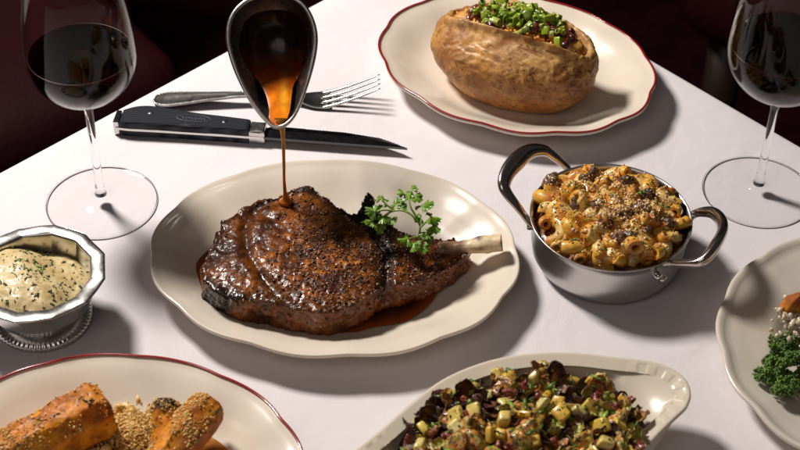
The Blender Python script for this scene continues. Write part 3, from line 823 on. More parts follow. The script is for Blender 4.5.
# ================================================================= KNIFE
def knife():
    A = at(114, 131, .004); B = at(407, 151.5, .006)
    d = B - A; d[2] = 0; L = np.linalg.norm(d); ax = d / L; ay = np.array([-ax[1], ax[0], 0])
    t = thing('steak_knife', 'steak knife with black riveted handle lying on the cloth', 'knife', (A[0], A[1], 0))
    def pt(s, y, z): return A * [1, 1, 0] + ax * s + ay * y + np.array([0, 0, z])
    hl = L * .462
    # handle outline: y of the near and far edge along s (far edge swells at the butt)
    s_ = np.array([.004, .012, .022, .045, .07, .09, hl]); far = np.array([.0155, .0215, .0235, .0215, .0185, .0165, .0150]); near = np.array([-.0005, -.001, -.0005, .0002, .0006, .0010, .0010])
    def slab(s0, s1, z0, z1, inset, mat, name, par, n=40, rnd_=.0012):
        q = np.linspace(s0, s1, n); f_ = np.interp(q, s_, far) - inset; n_ = np.interp(q, s_, near) + inset
        for _ in range(4): f_[1:-1] = .25 * f_[:-2] + .5 * f_[1:-1] + .25 * f_[2:]
        out_ = [(s, y) for s, y in zip(q, n_)] + [(s, y) for s, y in zip(q[::-1], f_[::-1])]
        out_ = np.array(out_); c = out_.mean(0)
        rings = []
        for zz, k in ((z0, rnd_ * (0 if z0 < .006 else 0)), (z1 - rnd_, 0), (z1 - rnd_ * .35, rnd_ * .35), (z1, rnd_ * 1.2)):
            cc_ = out_ + (c - out_) / (np.linalg.norm(c - out_, axis=1)[:, None] + 1e-9) * k
            rings.append(np.array([pt(a, b, zz) for a, b in cc_]))
        V, F = loft(rings, False, False); 
        m_ = len(out_); F.append(tuple(range(m_))[::-1]); F.append(tuple(range(3 * m_, 4 * m_)))
        return obj(name, V, F, mat, par, smooth=False)
    slab(.0045, hl, .0012, .0060, .0, 'black_handle', 'handle_scale', t)
    slab(.0015, hl + .012, .0061, .0082, -.0002, 'polished_steel', 'tang', t, rnd_=.0002)
    sc = slab(.0045, hl, .0083, .0142, .0, 'black_handle', 'handle_scale', t, rnd_=.0022)
    # butt cap
    slab(.0, .0040, .0012, .0140, .0006, 'polished_steel', 'butt_cap', t, n=6)
    slab(hl + .0004, hl + .0125, .0016, .0132, .0003, 'cutlery_steel', 'bolster', t, n=8, rnd_=.0016)
    for s, y, r_ in ((.027, .0135, .0021), (hl - .020, .0095, .0021)):
        v, f = lathe([(r_, .0), (r_, .0004), (r_ * .8, .0006)], (0, 0, 0), 24, False, True)
        obj('rivet', v + pt(s, y, .0140), f, 'blade_rivet', sc)
    # oval emblem with small script strokes
    th = np.linspace(0, 2 * PI, 60)
    el = np.array([pt(.062 + .0135 * math.cos(a), .0105 + .0040 * math.sin(a), .01435) for a in th])
    v, f = tube(el, .00028, n=6, cap=False); parts_ = [(v, f)]
    g = np.random.default_rng(5); xs = np.linspace(-.0095, .0095, 60)
    parts_.append(tube(np.array([pt(.062 + x, .0105 + .0014 * math.sin(x * 2600) + .0006 * math.sin(x * 5100), .01435) for x in xs]), .00022, n=6))
    parts_.append(tube(np.array([pt(.062 + x, .0078, .01435) for x in np.linspace(-.006, .006, 8)]), .00015, n=6))
    v, f = merge(parts_); obj('emblem', v, f, 'engraving', sc)
    # blade: spine near the viewer, serrated edge far
    n = 150; q = np.linspace(hl + .0115, L, n); k = (q - q[0]) / (q[-1] - q[0])
    spine = .0012 + .0006 * k; spine = spine + 0 * k
    edge_ = np.interp(k, [0, .04, .10, .55, .8, .93, 1], [.0140, .0165, .0172, .0165, .0128, .0070, .0016])
    for _ in range(3): edge_[1:-1] = .25 * edge_[:-2] + .5 * edge_[1:-1] + .25 * edge_[2:]
    ser = np.where((k > .28) & (k < .97), np.abs(((k * 46) % 1) - .5) * .0012, 0)
    edge_ = edge_ - ser
    rows = []
    for zo, kk_ in ((0, 'a'),):
        r1 = [pt(a, b, .0082) for a, b in zip(q, spine)]; r2 = [pt(a, b + (e - b) * .62, .0081) for a, b, e in zip(q, spine, edge_)]
        r3 = [pt(a, e, .0071) for a, e in zip(q, edge_)]
        r4 = [pt(a, b + (e - b) * .62, .0061) for a, b, e in zip(q, spine, edge_)]; r5 = [pt(a, b, .0060) for a, b in zip(q, spine)]
    V = np.array(r1 + r2 + r3 + r4 + r5); F = grid_faces(5, n, close=False) + [(i, 4 * n + i, 4 * n + i + 1, i + 1) for i in range(n - 1)]
    o = obj('blade', V, F, 'blade_steel', t, smooth=False)
knife()

# ================================================================= WINE GLASSES
def wineglass(c, rb, label, zc=.137, wz=.137):
    t = thing('wine_glass', label, 'wine glass', (c[0], c[1], 0))
    c3 = (c[0], c[1], 0)
    V, F = lathe([(.0004, .0), (.030, .0002), (.0405, .0006), (.0413, .0011), (.0408, .0016), (.034, .0019), (.02, .0026), (.011, .0040), (.0062, .0062), (.0045, .009)], c3, 128)
    obj('foot', V, F, 'thin_glass', t)
    V, F = lathe([(.0411 + .00055 * math.cos(a), .0009 + .00055 * math.sin(a)) for a in np.linspace(0, 2 * PI, 10)], c3, 160)
    obj('foot_rim', V, F, 'stem_glass', t)
    V, F = lathe([(.0045, .0088), (.0036, .013), (.0031, .022), (.0029, .05), (.0030, .078), (.0034, zc - rb - .010), (.0050, zc - rb - .0028), (.0085, zc - rb + .0005)], c3, 48, True, True)
    obj('stem', V, F, 'stem_glass', t)
    zb = zc - rb
    prof = []
    for a in np.linspace(-PI / 2 + .02, 0, 26): prof.append((rb * math.cos(a), zc + rb * 1.02 * math.sin(a)))
    for a in np.linspace(0.06, 1.0, 22): prof.append((rb * (.60 + .40 * math.cos(a * 1.35)), zc + rb * 2.05 * math.sin(a) / math.sin(1.0)))
    prof = np.array(prof); th_ = .0007
    inn = prof[::-1].copy(); inn[:, 0] -= th_; inn[:, 0] = np.maximum(inn[:, 0], .0003); inn[-8:, 1] += th_ * 1.5
    V, F = lathe([tuple(p) for p in prof] + [(prof[-1, 0] - th_ / 2, prof[-1, 1] + .0004)] + [tuple(p) for p in inn], c3, 128)
    obj('bowl', V, F, 'thin_glass', t)
    wp = [(r - th_ - .0002, z + .0004) for r, z in prof if z < wz]
    rw = float(np.interp(wz, prof[:, 1], prof[:, 0])) - th_ - .0002
    wp = [(max(r, .0002), z) for r, z in wp] + [(rw, wz - .0002), (rw - .0006, wz - .0009 + .0007), (rw * .8, wz - .0010), (.0003, wz - .0010)]
    wt = thing('red_wine', label.replace('tall clear wine glass', 'dark red wine filling the glass') if False else ('dark red wine in the ' + ('left' if c[0] < 0 else 'right') + ' wine glass'), 'wine', (c[0], c[1], zb))
    V, F = lathe(wp, c3, 128); 
    obj('liquid', V, F, 'red_wine', wt)
    V, F = lathe([(rw - .0013 + .0012 * math.cos(a), wz - .0006 + .0014 * math.sin(a)) for a in np.linspace(0, 2 * PI, 12)], c3, 128)
    obj('meniscus', V, F, 'wine_edge', wt)
    return t
wineglass((-.2235, .0190), .0386, 'long stemmed glass of red wine left of the knife handle')
wineglass((.2713, .0449), .0425, 'long stemmed glass of red wine at the right table edge', zc=.1355, wz=.137)

# ================================================================= MAC AND CHEESE
MC = np.array(at(611, 215, .042)[:2])
def pot():
    t = thing('mini_casserole', 'small stainless steel two-handled pot full of macaroni and cheese', 'pot', (MC[0], MC[1], 0))
    r = .0565
    prof = [(.0003, .0022), (.045, .0022), (.049, .004), (.0522, .010), (.0538, .020), (.0546, .036), (.0552, .0402), (.0566, .0412), (.0574, .0416), (.0577, .0410), (.0573, .0403), (.0562, .0396),
            (.0556, .034), (.0552, .020), (.0538, .010), (.0505, .0035), (.046, .0006), (.040, .0), (.0003, .0)]
    V, F = lathe(prof, (MC[0], MC[1], 0), 160); obj('body', V, F, 'brushed_steel', t)
    def handle(pts, flat=.55):
        P = spline(np.array([at(x, y, z) for x, y, z in pts]), 80)
        k = np.linspace(0, 1, len(P)); rad = np.interp(k, [0, .12, .32, .5, .68, .88, 1], [.0030, .0030, .0052, .0070, .0052, .0030, .0030])
        v, f = tube(P, rad, n=20, flat=np.interp(k, [0, .3, .5, .7, 1], [.8, .65, .6, .65, .8]))
        hs.append(obj('handle', v, f, 'handle_steel', t))
    hs = []
    handle([(533, 226, .032), (527, 219, .036), (517, 206, .044), (507, 193, .051), (504, 184, .055), (508, 172, .057), (517, 161, .058), (526, 153, .058), (535, 150, .056), (546, 151, .052), (556, 158, .046), (565, 166, .040), (570, 172, .036)])
    handle([(686, 224, .034), (693, 215, .038), (702, 212, .043), (713, 213, .048), (721, 221, .052), (722, 232, .053), (715, 246, .053), (707, 257, .051), (698, 263, .048), (684, 264, .043), (670, 264, .037), (660, 266, .033), (652, 270, .030)])
    for (x, y, z) in ((531, 226, .031), (529, 222, .0335), (571, 170, .034), (689, 221, .033), (652, 270, .029), (657, 274, .024)):
        p = np.array(at(x, y, z)); dirn = np.append(p[:2] - MC, 0); dirn /= np.linalg.norm(dirn); p = np.append(MC + dirn[:2] * .0568, z)
        v, f = lathe([(.0030, -.003), (.0030, .0012), (.0022, .0022)], (0, 0, 0), 20, False, True)
        q = Vector((0, 0, 1)).rotation_difference(Vector(dirn)).to_matrix()
        obj('rivet', v @ np.array(q).T + p, f, 'polished_steel', hs[0] if x < 600 else hs[1])
pot()
def mound(c, rad, z0, h, fn, seed, mat, name, par, n=64, p=2.2):
    th = np.linspace(0, 2 * PI, n * 2, endpoint=False); rings = []
    for k in np.linspace(.01, 1, n):
        x = c[0] + rad * k * np.cos(th); y = c[1] + rad * k * np.sin(th)
        rings.append(np.c_[x, y, z0 + h * (1 - k ** p) + 0 * x])
    V, F = loft(rings, True)
    V[:, 2] += .0030 * fbm(V, 110, 3, seed) + .0012 * fbm(V, 420, 3, seed + 1)
    return obj(name, V, F, mat, par, col=fn(V))
def mac_z(r): return .0355 + .0165 * (1 - (r / .0555) ** 2.6)
mac = thing('macaroni_and_cheese', 'baked macaroni and cheese with crumbs and beef in the small steel pot', 'macaroni and cheese', (MC[0], MC[1], .03))
mound(MC, .0538, .031, .0155, lambda V: mix((.34, .11, .02), (.14, .04, .01), ss(-.3, .4, fbm(V, 100, 2, 3))), 3, 'pasta', 'cheese_sauce', mac)  # sauce colour darkened to paint shade into the gaps between elbows
mac_base = np.array(mac.location)
def elbow_mesh(seed):
    g = np.random.default_rng(seed); R0 = .0062 * g.uniform(.9, 1.2); a = np.linspace(0, R(g.uniform(130, 175)), 18); r = .0040 * g.uniform(.92, 1.12)
    P = np.c_[R0 * np.cos(a), R0 * np.sin(a), 0 * a]; P -= P.mean(0)
    n = 18; t = np.linspace(0, 2 * PI, n, endpoint=False)
    out_v = tube(P, r, n=n, cap=False)[0].reshape(len(P), n, 3); in_v = tube(P, r * .45, n=n, cap=False)[0].reshape(len(P), n, 3)
    rings = [out_v[i] for i in range(len(P))] + [(out_v[-1] * .4 + in_v[-1] * .6)] + [in_v[i] for i in range(len(P))[::-1]] + [(out_v[0] * .4 + in_v[0] * .6), out_v[0]]
    V, F = loft(rings); V = V + normals(V, F) * (.0003 * vn(V, 300, seed))[:, None]
    c = mix((.88, .48, .05), (.58, .20, .018), ss(-.3, .4, fbm(V + seed, 160, 3, seed))); c = mix(c, (.92, .70, .26), .7 * ss(.0, .6, vn(V + seed, 120, seed + 3)))
    return V, F, c
protos = []
for s in range(5):
    V, F, c = elbow_mesh(s); o = obj('macaroni', V, F, 'pasta', col=c, loc=(0, 0, 0)); o.parent = mac; protos.append(o)
k = 0; spots = []
tries = 0
while len(spots) < 100 and tries < 20000:
    tries += 1
    r = .0462 * math.sqrt(rnd.random()); a = rnd.uniform(0, 2 * PI); p = (MC[0] + r * math.cos(a), MC[1] + r * math.sin(a))
    md = .0072
    if all(math.hypot(p[0] - q[0], p[1] - q[1]) > md for q in spots): spots.append(p)
for i, p in enumerate(spots):
    r = math.hypot(p[0] - MC[0], p[1] - MC[1]); z = mac_z(r) - .0025 + rnd.uniform(-.0015, .003)
    o = protos[i % 5] if i < 5 else protos[i % 5].copy()
    if i >= 5: COL.objects.link(o)
    o.location = np.array((p[0], p[1], z)) - mac_base; o.rotation_euler = (rnd.gauss(0, .55), rnd.gauss(0, .55), rnd.uniform(0, 6.28))
    o.scale = (rnd.uniform(1.0, 1.32),) * 3
# browned beef pieces in the pot
def lump(seed, size, cols, mat, rough=.28, sub=ICO4, sq=(1, .8, .6), fr_=1.0, jag=1.0):
    g = np.random.default_rng(seed); v, f = sub; v = v * size * np.array(sq)
    nn = fbm(v + seed * .37, fr_ * 1.1 / size, 3, seed); v = v * (1 + rough * nn * jag)[:, None]
    n2 = fbm(v + seed, fr_ * 5 / size, 3, seed + 5); v = v * (1 + rough * .35 * n2)[:, None]
    c = mix(cols[0], cols[1], ss(-.4, .4, n2)); c = mix(c, cols[2], ss(.1, .5, nn))
    return v, f, c
bp = []
for s in range(3):
    V, F, c = lump(40 + s, .0082, ((.05, .018, .012), (.16, .07, .045), (.24, .12, .07)), 'veg_vc', .5)
    o = obj('beef_chunk', V, F, 'veg_vc', col=c, loc=(0, 0, 0)); o.parent = mac; bp.append(o)
bspots = [(551, 185, 8), (582, 180, 5), (592, 176, 6), (627, 183, 7), (648, 196, 6), (640, 212, 8), (622, 216, 7), (607, 222, 6), (632, 236, 7), (618, 240, 7), (645, 230, 5), (575, 205, 5), (598, 205, 5), (668, 222, 6), (590, 232, 5)]
for i, (x, y, s) in enumerate(bspots):
    z = mac_z(min(.05, np.linalg.norm(at(x, y, .055)[:2] - MC))) + .003
    o = bp[i % 3] if i < 3 else bp[i % 3].copy()
    if i >= 3: COL.objects.link(o)
    o.location = at(x, y, z) - mac_base; o.rotation_euler = (rnd.uniform(0, 6), rnd.uniform(0, 6), rnd.uniform(0, 6)); o.scale = (s / 7.5,) * 3
# crumbs and herb flakes are sown onto the pieces by ray casting
def sow(names_prefix, c, rad, n, zt, zmin, seed, dens=None):
    bpy.context.view_layer.update(); dg = bpy.context.evaluated_depsgraph_get(); g = np.random.default_rng(seed); P = []; k = 0
    while len(P) < n and k < n * 12:
        k += 1; r = rad * math.sqrt(g.random()); a = g.uniform(0, 2 * PI); x, y = c[0] + r * math.cos(a), c[1] + r * math.sin(a)
        if dens is not None and g.random() > dens(x, y): continue
        hit, loc, nor, idx, ob, _ = scene.ray_cast(dg, (x, y, zt), (0, 0, -1))
        if hit and loc.z > zmin and abs(nor.z) > .15 and ob.name.startswith(names_prefix): P.append(np.array(loc) + np.array([0, 0, .0002]))
    return P
def clus(c, scl, seed, lo=-.1, hi=.35):
    def f(x, y): return float(ss(lo, hi, fbm(np.array([[x, y, 0]]), scl, 2, seed))[0])
    return f
PT = ('macaroni', 'beef_chunk', 'cheese_sauce')
cx_, cy_ = at(618, 205, .055)[:2]
def dmac(x, y): return (.12 + math.exp(-(((x - cx_) / .026) ** 2 + ((y - cy_) / .024) ** 2))) * (.3 + clus(MC, 130, 9)(x, y))
v, f = crumbs(sow(PT, MC, .052, 2400, .12, .03, 2, dmac), .0004, .0014, 8)
tag(obj('breadcrumbs', v, f, 'toasted_crumb', mac), kind='stuff')
v, f = crumbs(sow(PT, MC, .052, 170, .12, .03, 5), .0006, .0018, 9, flat=.25)
tag(obj('chopped_herbs', v, f, 'herb', mac), kind='stuff')
v, f = crumbs([p + rng.normal(0, .0013, 3) * [1, 1, .3] for q in ((578, 188), (582, 192), (572, 184), (661, 205), (668, 208), (611, 195), (575, 240), (642, 192)) for p in [at(q[0], q[1], .058)] for _ in range(7)], .0009, .0022, 19, flat=.3)
tag(obj('chopped_parsley', v, f, 'herb', mac), kind='stuff')

# ================================================================= BAKED POTATO
PA = R(-25); PO = np.array(at(514, 62, .032)[:2])
def potato():
    t = thing('baked_potato', 'large split baked potato with rough tan skin on the red rimmed platter', 'potato', (PO[0], PO[1], .005))
    v, f = ico(7)
    a, b, h = .0685, .0415, .0385
    x, y, z = v.T
    X = a * np.sign(x) * np.abs(x) ** .92; 
    taper = 1 - .06 * x
    Y = b * y * taper; Z = h * z
    # the split: the long top is opened, its lips raised and folded out
    sy_ = (y + -.18) / .56; sx_ = x / .90
    q = np.sqrt(sx_ ** 2 + sy_ ** 2)
    topm = (z > 0)
    openm = ss(1.0, .72, q) * topm
    lip = np.exp(-((q - 1.0) / .14) ** 2) * topm
    Z = Z - openm * .022 + lip * .0045
    Y = Y + lip * np.sign(y - .18) * .003
    P = np.c_[X, Y, Z]
    N = normals(P, f)
    P += N * (.0028 * fbm(P, 38, 2, 4) + .0010 * fbm(P, 150, 3, 5))[:, None]
    wr = 1 - np.abs(fbm(P * np.array([.6, 1, 1]) + .01 * fbm(P, 60, 1, 3)[:, None], 110, 3, 12)) * 3.2
    P += N * (.0014 * np.clip(wr, 0, 1) * ss(.6, -.2, np.abs(z - .35)))[:, None]
    P[:, 2] = np.maximum(P[:, 2], -.0290)
    rm = rotm(0, 0, PA); Wd = P @ rm.T + np.array([PO[0], PO[1], .0052 + .0290])
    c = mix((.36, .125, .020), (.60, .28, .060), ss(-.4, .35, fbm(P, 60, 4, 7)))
    c = mix(c, (.76, .46, .16), .6 * ss(.1, .8, z) * ss(-.2, .5, wr)); c = mix(c, (.24, .09, .025), .7 * ss(.0, .45, fbm(P, 90, 3, 31)) * ss(.3, -.5, z))  # golden highlights painted on the upper wrinkles; darker blotches lower down
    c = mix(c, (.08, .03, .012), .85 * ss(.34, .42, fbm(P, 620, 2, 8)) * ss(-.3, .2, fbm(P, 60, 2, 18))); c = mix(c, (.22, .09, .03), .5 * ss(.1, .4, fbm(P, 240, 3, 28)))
    c = mix(c, (.80, .62, .34), openm * .95)
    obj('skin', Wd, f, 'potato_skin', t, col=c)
potato()
rmP = rotm(0, 0, PA)
def onpot(u, v_, z): return np.array([PO[0], PO[1], 0]) + rmP @ np.array([u, v_, z])
# filling under the toppings
v, f = ICO5; P = v * np.array([.056, .0205, .0135]); P += normals(P, f) * (.0022 * fbm(P, 160, 3, 2))[:, None]
c = mix((.66, .34, .07), (.25, .08, .025), ss(-.1, .5, fbm(P, 140, 2, 5)))
fl = obj('potato_filling', P @ rmP.T + onpot(0, .0080, .0540), f, 'potato_flesh', col=c); tag(fl, 'creamy mashed filling packed in the opening of the baked potato', 'potato filling')
def ring_mesh(seed):
    g = np.random.default_rng(seed); r = .0030 * g.uniform(.8, 1.2); h = .0016 * g.uniform(.5, 2.2); n = 20; t_ = np.linspace(0, 2 * PI, n, endpoint=False)
    wob = 1 + .12 * np.sin(2 * t_ + g.uniform(0, 6)) + .06 * np.sin(3 * t_)
    rr = lambda k, z: np.c_[r * k * wob * np.cos(t_), r * k * wob * np.sin(t_), np.full(n, z)]
    return loft([rr(.62, -h), rr(.92, -h * 1.05), rr(1, -h * .9), rr(1, h * .9), rr(.92, h * 1.05), rr(.62, h), rr(.56, h * .8), rr(.56, -h * .8), rr(.62, -h)])
sp = []
for s in range(5):
    V, F = ring_mesh(s + 60)
    o = obj('scallion_ring', V, F, 'scallion', loc=(0, 0, 0)); tag(o, 'bright green chopped scallion ring heaped on the baked potato', 'scallion', 'chopped scallions on the baked potato'); sp.append(o)
sr_ = random.Random(4); n = 0
for i in range(135):
    u = sr_.triangular(-.040, .042, .002) ; v_ = .0075 + sr_.gauss(0, .0092); z = .0705 + .0050 * math.exp(-((u - .003) / .02) ** 2) - 22 * (v_ - .0065) ** 2 + sr_.uniform(-.002, .002)
    o = sp[i % 5] if i < 5 else sp[i % 5].copy()
    if i >= 5: COL.objects.link(o)
    o.location = onpot(u, v_, z); o.rotation_euler = (sr_.uniform(0, 6), sr_.uniform(0, 6), sr_.uniform(0, 6)); s_ = sr_.uniform(.6, 1.45); o.scale = (s_, s_ * sr_.uniform(.5, 1), s_)
def shred(seed):
    g = np.random.default_rng(seed); L = g.uniform(.005, .009); x = np.linspace(-L, L, 10); cv = g.uniform(-40, 40)
    return tube(np.c_[x, cv * x * x, 25 * x * x * g.uniform(-1, 1)], .0013, n=8, flat=.8)
cp = []
for s in range(3):
    V, F = shred(s); o = obj('cheddar_shred', V, F, 'cheddar', loc=(0, 0, 0)); tag(o, 'orange cheddar shred in the opening of the baked potato', 'cheese', 'cheddar shreds on the baked potato'); cp.append(o)
for i in range(99):
    side_ = i % 3
    if side_ == 0: u, v_ = sr_.uniform(.030, .056), .0065 + sr_.gauss(0, .0065)
    elif side_ == 1: u, v_ = sr_.uniform(-.052, -.032), .0065 + sr_.gauss(0, .0075)
    else: u, v_ = sr_.uniform(-.04, .05), -.009 + sr_.gauss(0, .0015)
    z = .0722 - 7 * u * u - 22 * (v_ - .0065) ** 2 + sr_.uniform(0, .002)
    o = cp[i % 3] if i < 3 else cp[i % 3].copy()
    if i >= 3: COL.objects.link(o)
    o.location = onpot(u, v_, z); o.rotation_euler = (sr_.uniform(-.5, .5), sr_.uniform(-.6, .6), sr_.uniform(0, 6)); o.scale = (sr_.uniform(.6, .95),) * 3
bb = []
for s in range(3):
    V, F, c = lump(70 + s, .0040, ((.06, .01, .015), (.15, .02, .02), (.3, .06, .03)), 'x', .5, ICO3); o = obj('bacon_bit', V, F, 'bacon', loc=(0, 0, 0))
    tag(o, 'dark red crisp bacon bit on the baked potato', 'bacon', 'bacon bits on the baked potato'); bb.append(o)
for i in range(60):
    u = sr_.uniform(-.050, .050); v_ = .0065 + sr_.gauss(0, .0095); z = .0720 - 6 * u * u - 20 * (v_ - .0065) ** 2 + sr_.uniform(-.001, .002)
    o = bb[i % 3] if i < 3 else bb[i % 3].copy()
    if i >= 3: COL.objects.link(o)
    o.location = onpot(u, v_, z); o.rotation_euler = (sr_.uniform(0, 6), sr_.uniform(0, 6), sr_.uniform(0, 6)); o.scale = (sr_.uniform(.7, 1.5),) * 3

# ================================================================= BEARNAISE IN A SILVER BOWL
BC = np.array((-.2455, -.1040))
def silver_bowl():
    t = thing('footed_bowl', 'silver footed bowl with faceted rim holding herbed bearnaise', 'bowl', (BC[0], BC[1], 0))
    N = 240; th = np.linspace(0, 2 * PI, N, endpoint=False); nf = 12
    fac = np.cos(PI / nf) / np.cos(((th + R(6)) % (2 * PI / nf)) - PI / nf)   # polygon
    def ring(r, z, k, zr=0): 
        f_ = 1 + (fac * 1.008 - 1) * k
        return np.c_[BC[0] + r * f_ * np.cos(th), BC[1] + r * f_ * np.sin(th), z + zr * (.00045 * np.sin(5 * th + .7) + .00035 * np.sin(11 * th + 2))]
    rings = [ring(.0005, .012, 0), ring(.022, .0125, 0), ring(.030, .017, .4), ring(.0350, .026, .8), ring(.0366, .036, 1), ring(.0374, .0420, 1), ring(.0379, .0447, 1), ring(.0388, .0454, 1), ring(.0464, .0450, 1, 1), ring(.0475, .0448, 1, 1), ring(.0480, .0443, 1, 1), ring(.0474, .0437, 1, 1),
             ring(.0405, .0420, 1), ring(.0392, .034, .9), ring(.0365, .024, .6), ring(.0320, .0145, .3), ring(.024, .0105, 0), ring(.020, .0095, 0), ring(.0195, .0080, 0), ring(.024, .0065, 0)]
    V, F = loft(rings); obj('body', V, F, 'silver_plate', t)
    # gadrooned foot
    g = 1 + .018 * np.cos(th * 60)
    def r2(r, z, k=0): gg = 1 + (g - 1) * k; return np.c_[BC[0] + r * gg * np.cos(th2), BC[1] + r * gg * np.sin(th2), np.full(len(th2), z)]
    th2 = np.linspace(0, 2 * PI, 720, endpoint=False); g = 1 + .010 * np.cos(th2 * 60)
    V, F = loft([r2(.020, .0088), r2(.0265, .0072), r2(.0295, .0066, .6), r2(.0325, .0050, 1), r2(.0338, .0030, 1), r2(.0330, .0008, 1), r2(.0315, 0, .3), r2(.01, 0)])
    obj('foot', V, F, 'silver_plate', t)
silver_bowl()
th = np.linspace(0, 2 * PI, 160, endpoint=False); rings = []
hp0 = at(22, 262, .046)[:2]
for k in np.linspace(.01, 1, 70):
    x = BC[0] + .0372 * k * np.cos(th); y = BC[1] + .0372 * k * np.sin(th)
    dx, dy = x - BC[0], y - BC[1]; s_ = -dx * .80 - dy * .60                # higher towards the near left
    z = .031 + .013 * ss(-.022, .010, s_ + .010 * ss(.02, -.02, np.hypot(dx + .01, dy))) + .004 * (1 - k ** 3) - .002 * k ** 6
    rings.append(np.c_[x, y, z])
V, F = loft(rings, True); V[:, 2] += .0016 * fbm(V, 70, 3, 6) + .0005 * fbm(V, 300, 2, 7)
c = mix((.56, .41, .17), (.68, .54, .27), ss(-.4, .4, fbm(V, 90, 3, 1)))
tag(obj('bearnaise_sauce', V, F, 'creamy_sauce', col=c), 'thick pale yellow bearnaise with herbs in the silver bowl', 'sauce')
g = np.random.default_rng(12)
P = sow(('bearnaise',), BC, .036, 240, .1, .02, 12)
v, f = crumbs(P, .0005, .0022, 13, flat=.22)
tag(obj('chopped_tarragon', v, f, 'dark_herb'), 'dark green chopped tarragon flecks on the bearnaise', 'herbs', kind='stuff')
P = sow(('bearnaise',), np.array(at(28, 265, .048)[:2]), .010, 26, .1, .02, 22)
v, f = crumbs(P, .0009, .0024, 23, flat=.25)
tag(obj('chopped_chives', v, f, 'herb'), 'bright chopped green herbs in the middle of the bearnaise', 'herbs', kind='stuff')

# ================================================================= ROASTED SQUASH
def wedge(p0, p1, w0, w1, h0, h1, name, label, seed, char=0.0, roll=0.0):
    p0 = np.array(p0); p1 = np.array(p1); L = np.linalg.norm(p1 - p0); ax = (p1 - p0) / L
    ay = np.cross((0, 0, 1), ax); ay /= np.linalg.norm(ay); az = np.cross(ax, ay)
    ay, az = ay * math.cos(roll) + az * math.sin(roll), -ay * math.sin(roll) + az * math.cos(roll)
    rings = []
    sec = np.array([(-1, -1), (1, -1), (1.0, .3), (.55, 1), (-.55, 1), (-1.0, .3)])
    for k in (0, .25, .5, .75, .93, 1):
        w_ = (w0 + (w1 - w0) * k) * (.80 if k == 1 else 1); h_ = (h0 + (h1 - h0) * k) * (.78 if k == 1 else 1)
        rings.append(np.array([p0 + ax * L * k + ay * a * w_ + az * b * h_ for a, b in sec]))
    V, F = loft(rings, True, True); V, F, N = remeshed(V, F, .00115, 5)
    n1 = fbm(V, 80, 3, seed); n2 = fbm(V, 300, 3, seed + 2)
    V += N * (.0020 * n1 + .0006 * n2 + .0025 * fbm(V, 30, 2, seed + 5))[:, None]
    k = (V - p0) @ ax / L
    c = mix((.76, .28, .004), (.52, .12, .002), ss(-.4, .5, n1)); c = mix(c, (.88, .48, .04), .6 * ss(.1, .6, fbm(V, 45, 2, seed + 8)))
    c = mix(c, (.22, .06, .012), .8 * ss(.25, .5, n2)); ends = ss(.93, 1.0, k)
    c = mix(c, (.25, .06, .008), .85 * ends * ss(-.3, .3, n2)); c = mix(c, (.30, .08, .01), .6 * ss(-.1, .35, fbm(V * np.array([1, 1, 1]), 140, 3, seed + 31))); 
    if char: c = mix(c, (.014, .007, .006), np.clip(char * ss(.70, .92, k + .1 * n2), 0, 1))
    o = obj(name, V, F, 'squash', col=c); tag(o, label, 'squash'); return o, V, N
w1, W1, N1 = wedge(at(-28, 470, .020), at(107, 403, .030), .0150, .0165, .013, .0150, 'squash_wedge', 'largest glossy orange squash wedge at the left of its platter', 1)
w2, W2, N2 = wedge(at(160, 466, .016), at(167, 404, .030), .009, .0085, .009, .0085, 'squash_wedge', 'squash wedge with a charred black tip behind the other wedges', 2, char=1.0)
w3, W3, N3 = wedge(at(150, 480, .022), at(211, 403, .033), .0115, .0125, .010, .011, 'squash_wedge', 'crumb dusted squash wedge at the right of its platter', 3, roll=.5)
tag(obj(*(lambda r: ('brown_butter', r[0], r[1], 'amber_sauce'))(loft([np.c_[np.array(at(150, 455, .006)[:2]) + np.c_[(.055 * k * (1 + .12 * np.sin(3 * th + 1) + .06 * np.sin(7 * th))) * np.cos(th), .036 * k * (1 + .1 * np.sin(4 * th)) * np.sin(th)], np.full(len(th), .0056 + .0012 * (1 - k ** 6))] for k in np.linspace(.02, 1, 12)], True)),
        col=mix((.50, .20, .03), (.30, .09, .012), ss(-.3, .3, fbm(np.zeros((160 * 12 + 1, 3)), 1, 1, 1)))), 'thin golden brown butter pooled under the squash wedges', 'butter sauce')
g = np.random.default_rng(3)
ctr = at(133, 432, .012)
def dq(x, y): return math.exp(-(((x - ctr[0]) / .030) ** 2 + ((y - ctr[1]) / .022) ** 2)) * 1.2
P = []
for _ in range(5200):
    a = g.uniform(0, 2 * PI); r = abs(g.normal(0, .55)); x = ctr[0] + .034 * r * math.cos(a); y = ctr[1] + .024 * r * math.sin(a)
    zz = .007 + .0105 * math.exp(-r * r * 1.3) ; P.append((x, y, zz + g.uniform(-.0025, .001)))
v, f = merge([crumbs(np.array(P), .0003, .0011, 31, jag=.6), crumbs([ctr + np.array([g.normal(0, .016), g.normal(0, .011), -.004]) for _ in range(60)], .004, .008, 35, flat=.7)]); tag(obj('crumb_topping', v, f, 'golden_crumb'), 'pile of golden fried crumbs between the squash wedges', 'crumbs', kind='stuff')
P = []
for Wv, Nv, bias in ((W1, N1, .52), (W2, N2, .4), (W3, N3, 1.0)):
    ok = np.where((Nv[:, 2] > .35))[0]; cl_ = ss(-.1, .4, fbm(Wv[ok], 90, 2, 6)) * bias + .02; 
    m_ = int(320 + 1200 * bias * (bias > .5) + 60); pk = g.choice(ok, m_, p=cl_ / cl_.sum()); P += list(Wv[pk] + Nv[pk] * .0003)
v, f = crumbs(P, .0003, .0010, 32, jag=.6); tag(obj('squash_crumbs', v, f, 'golden_crumb'), 'golden crumbs stuck to the tops of the squash wedges', 'crumbs', kind='stuff')
P = []
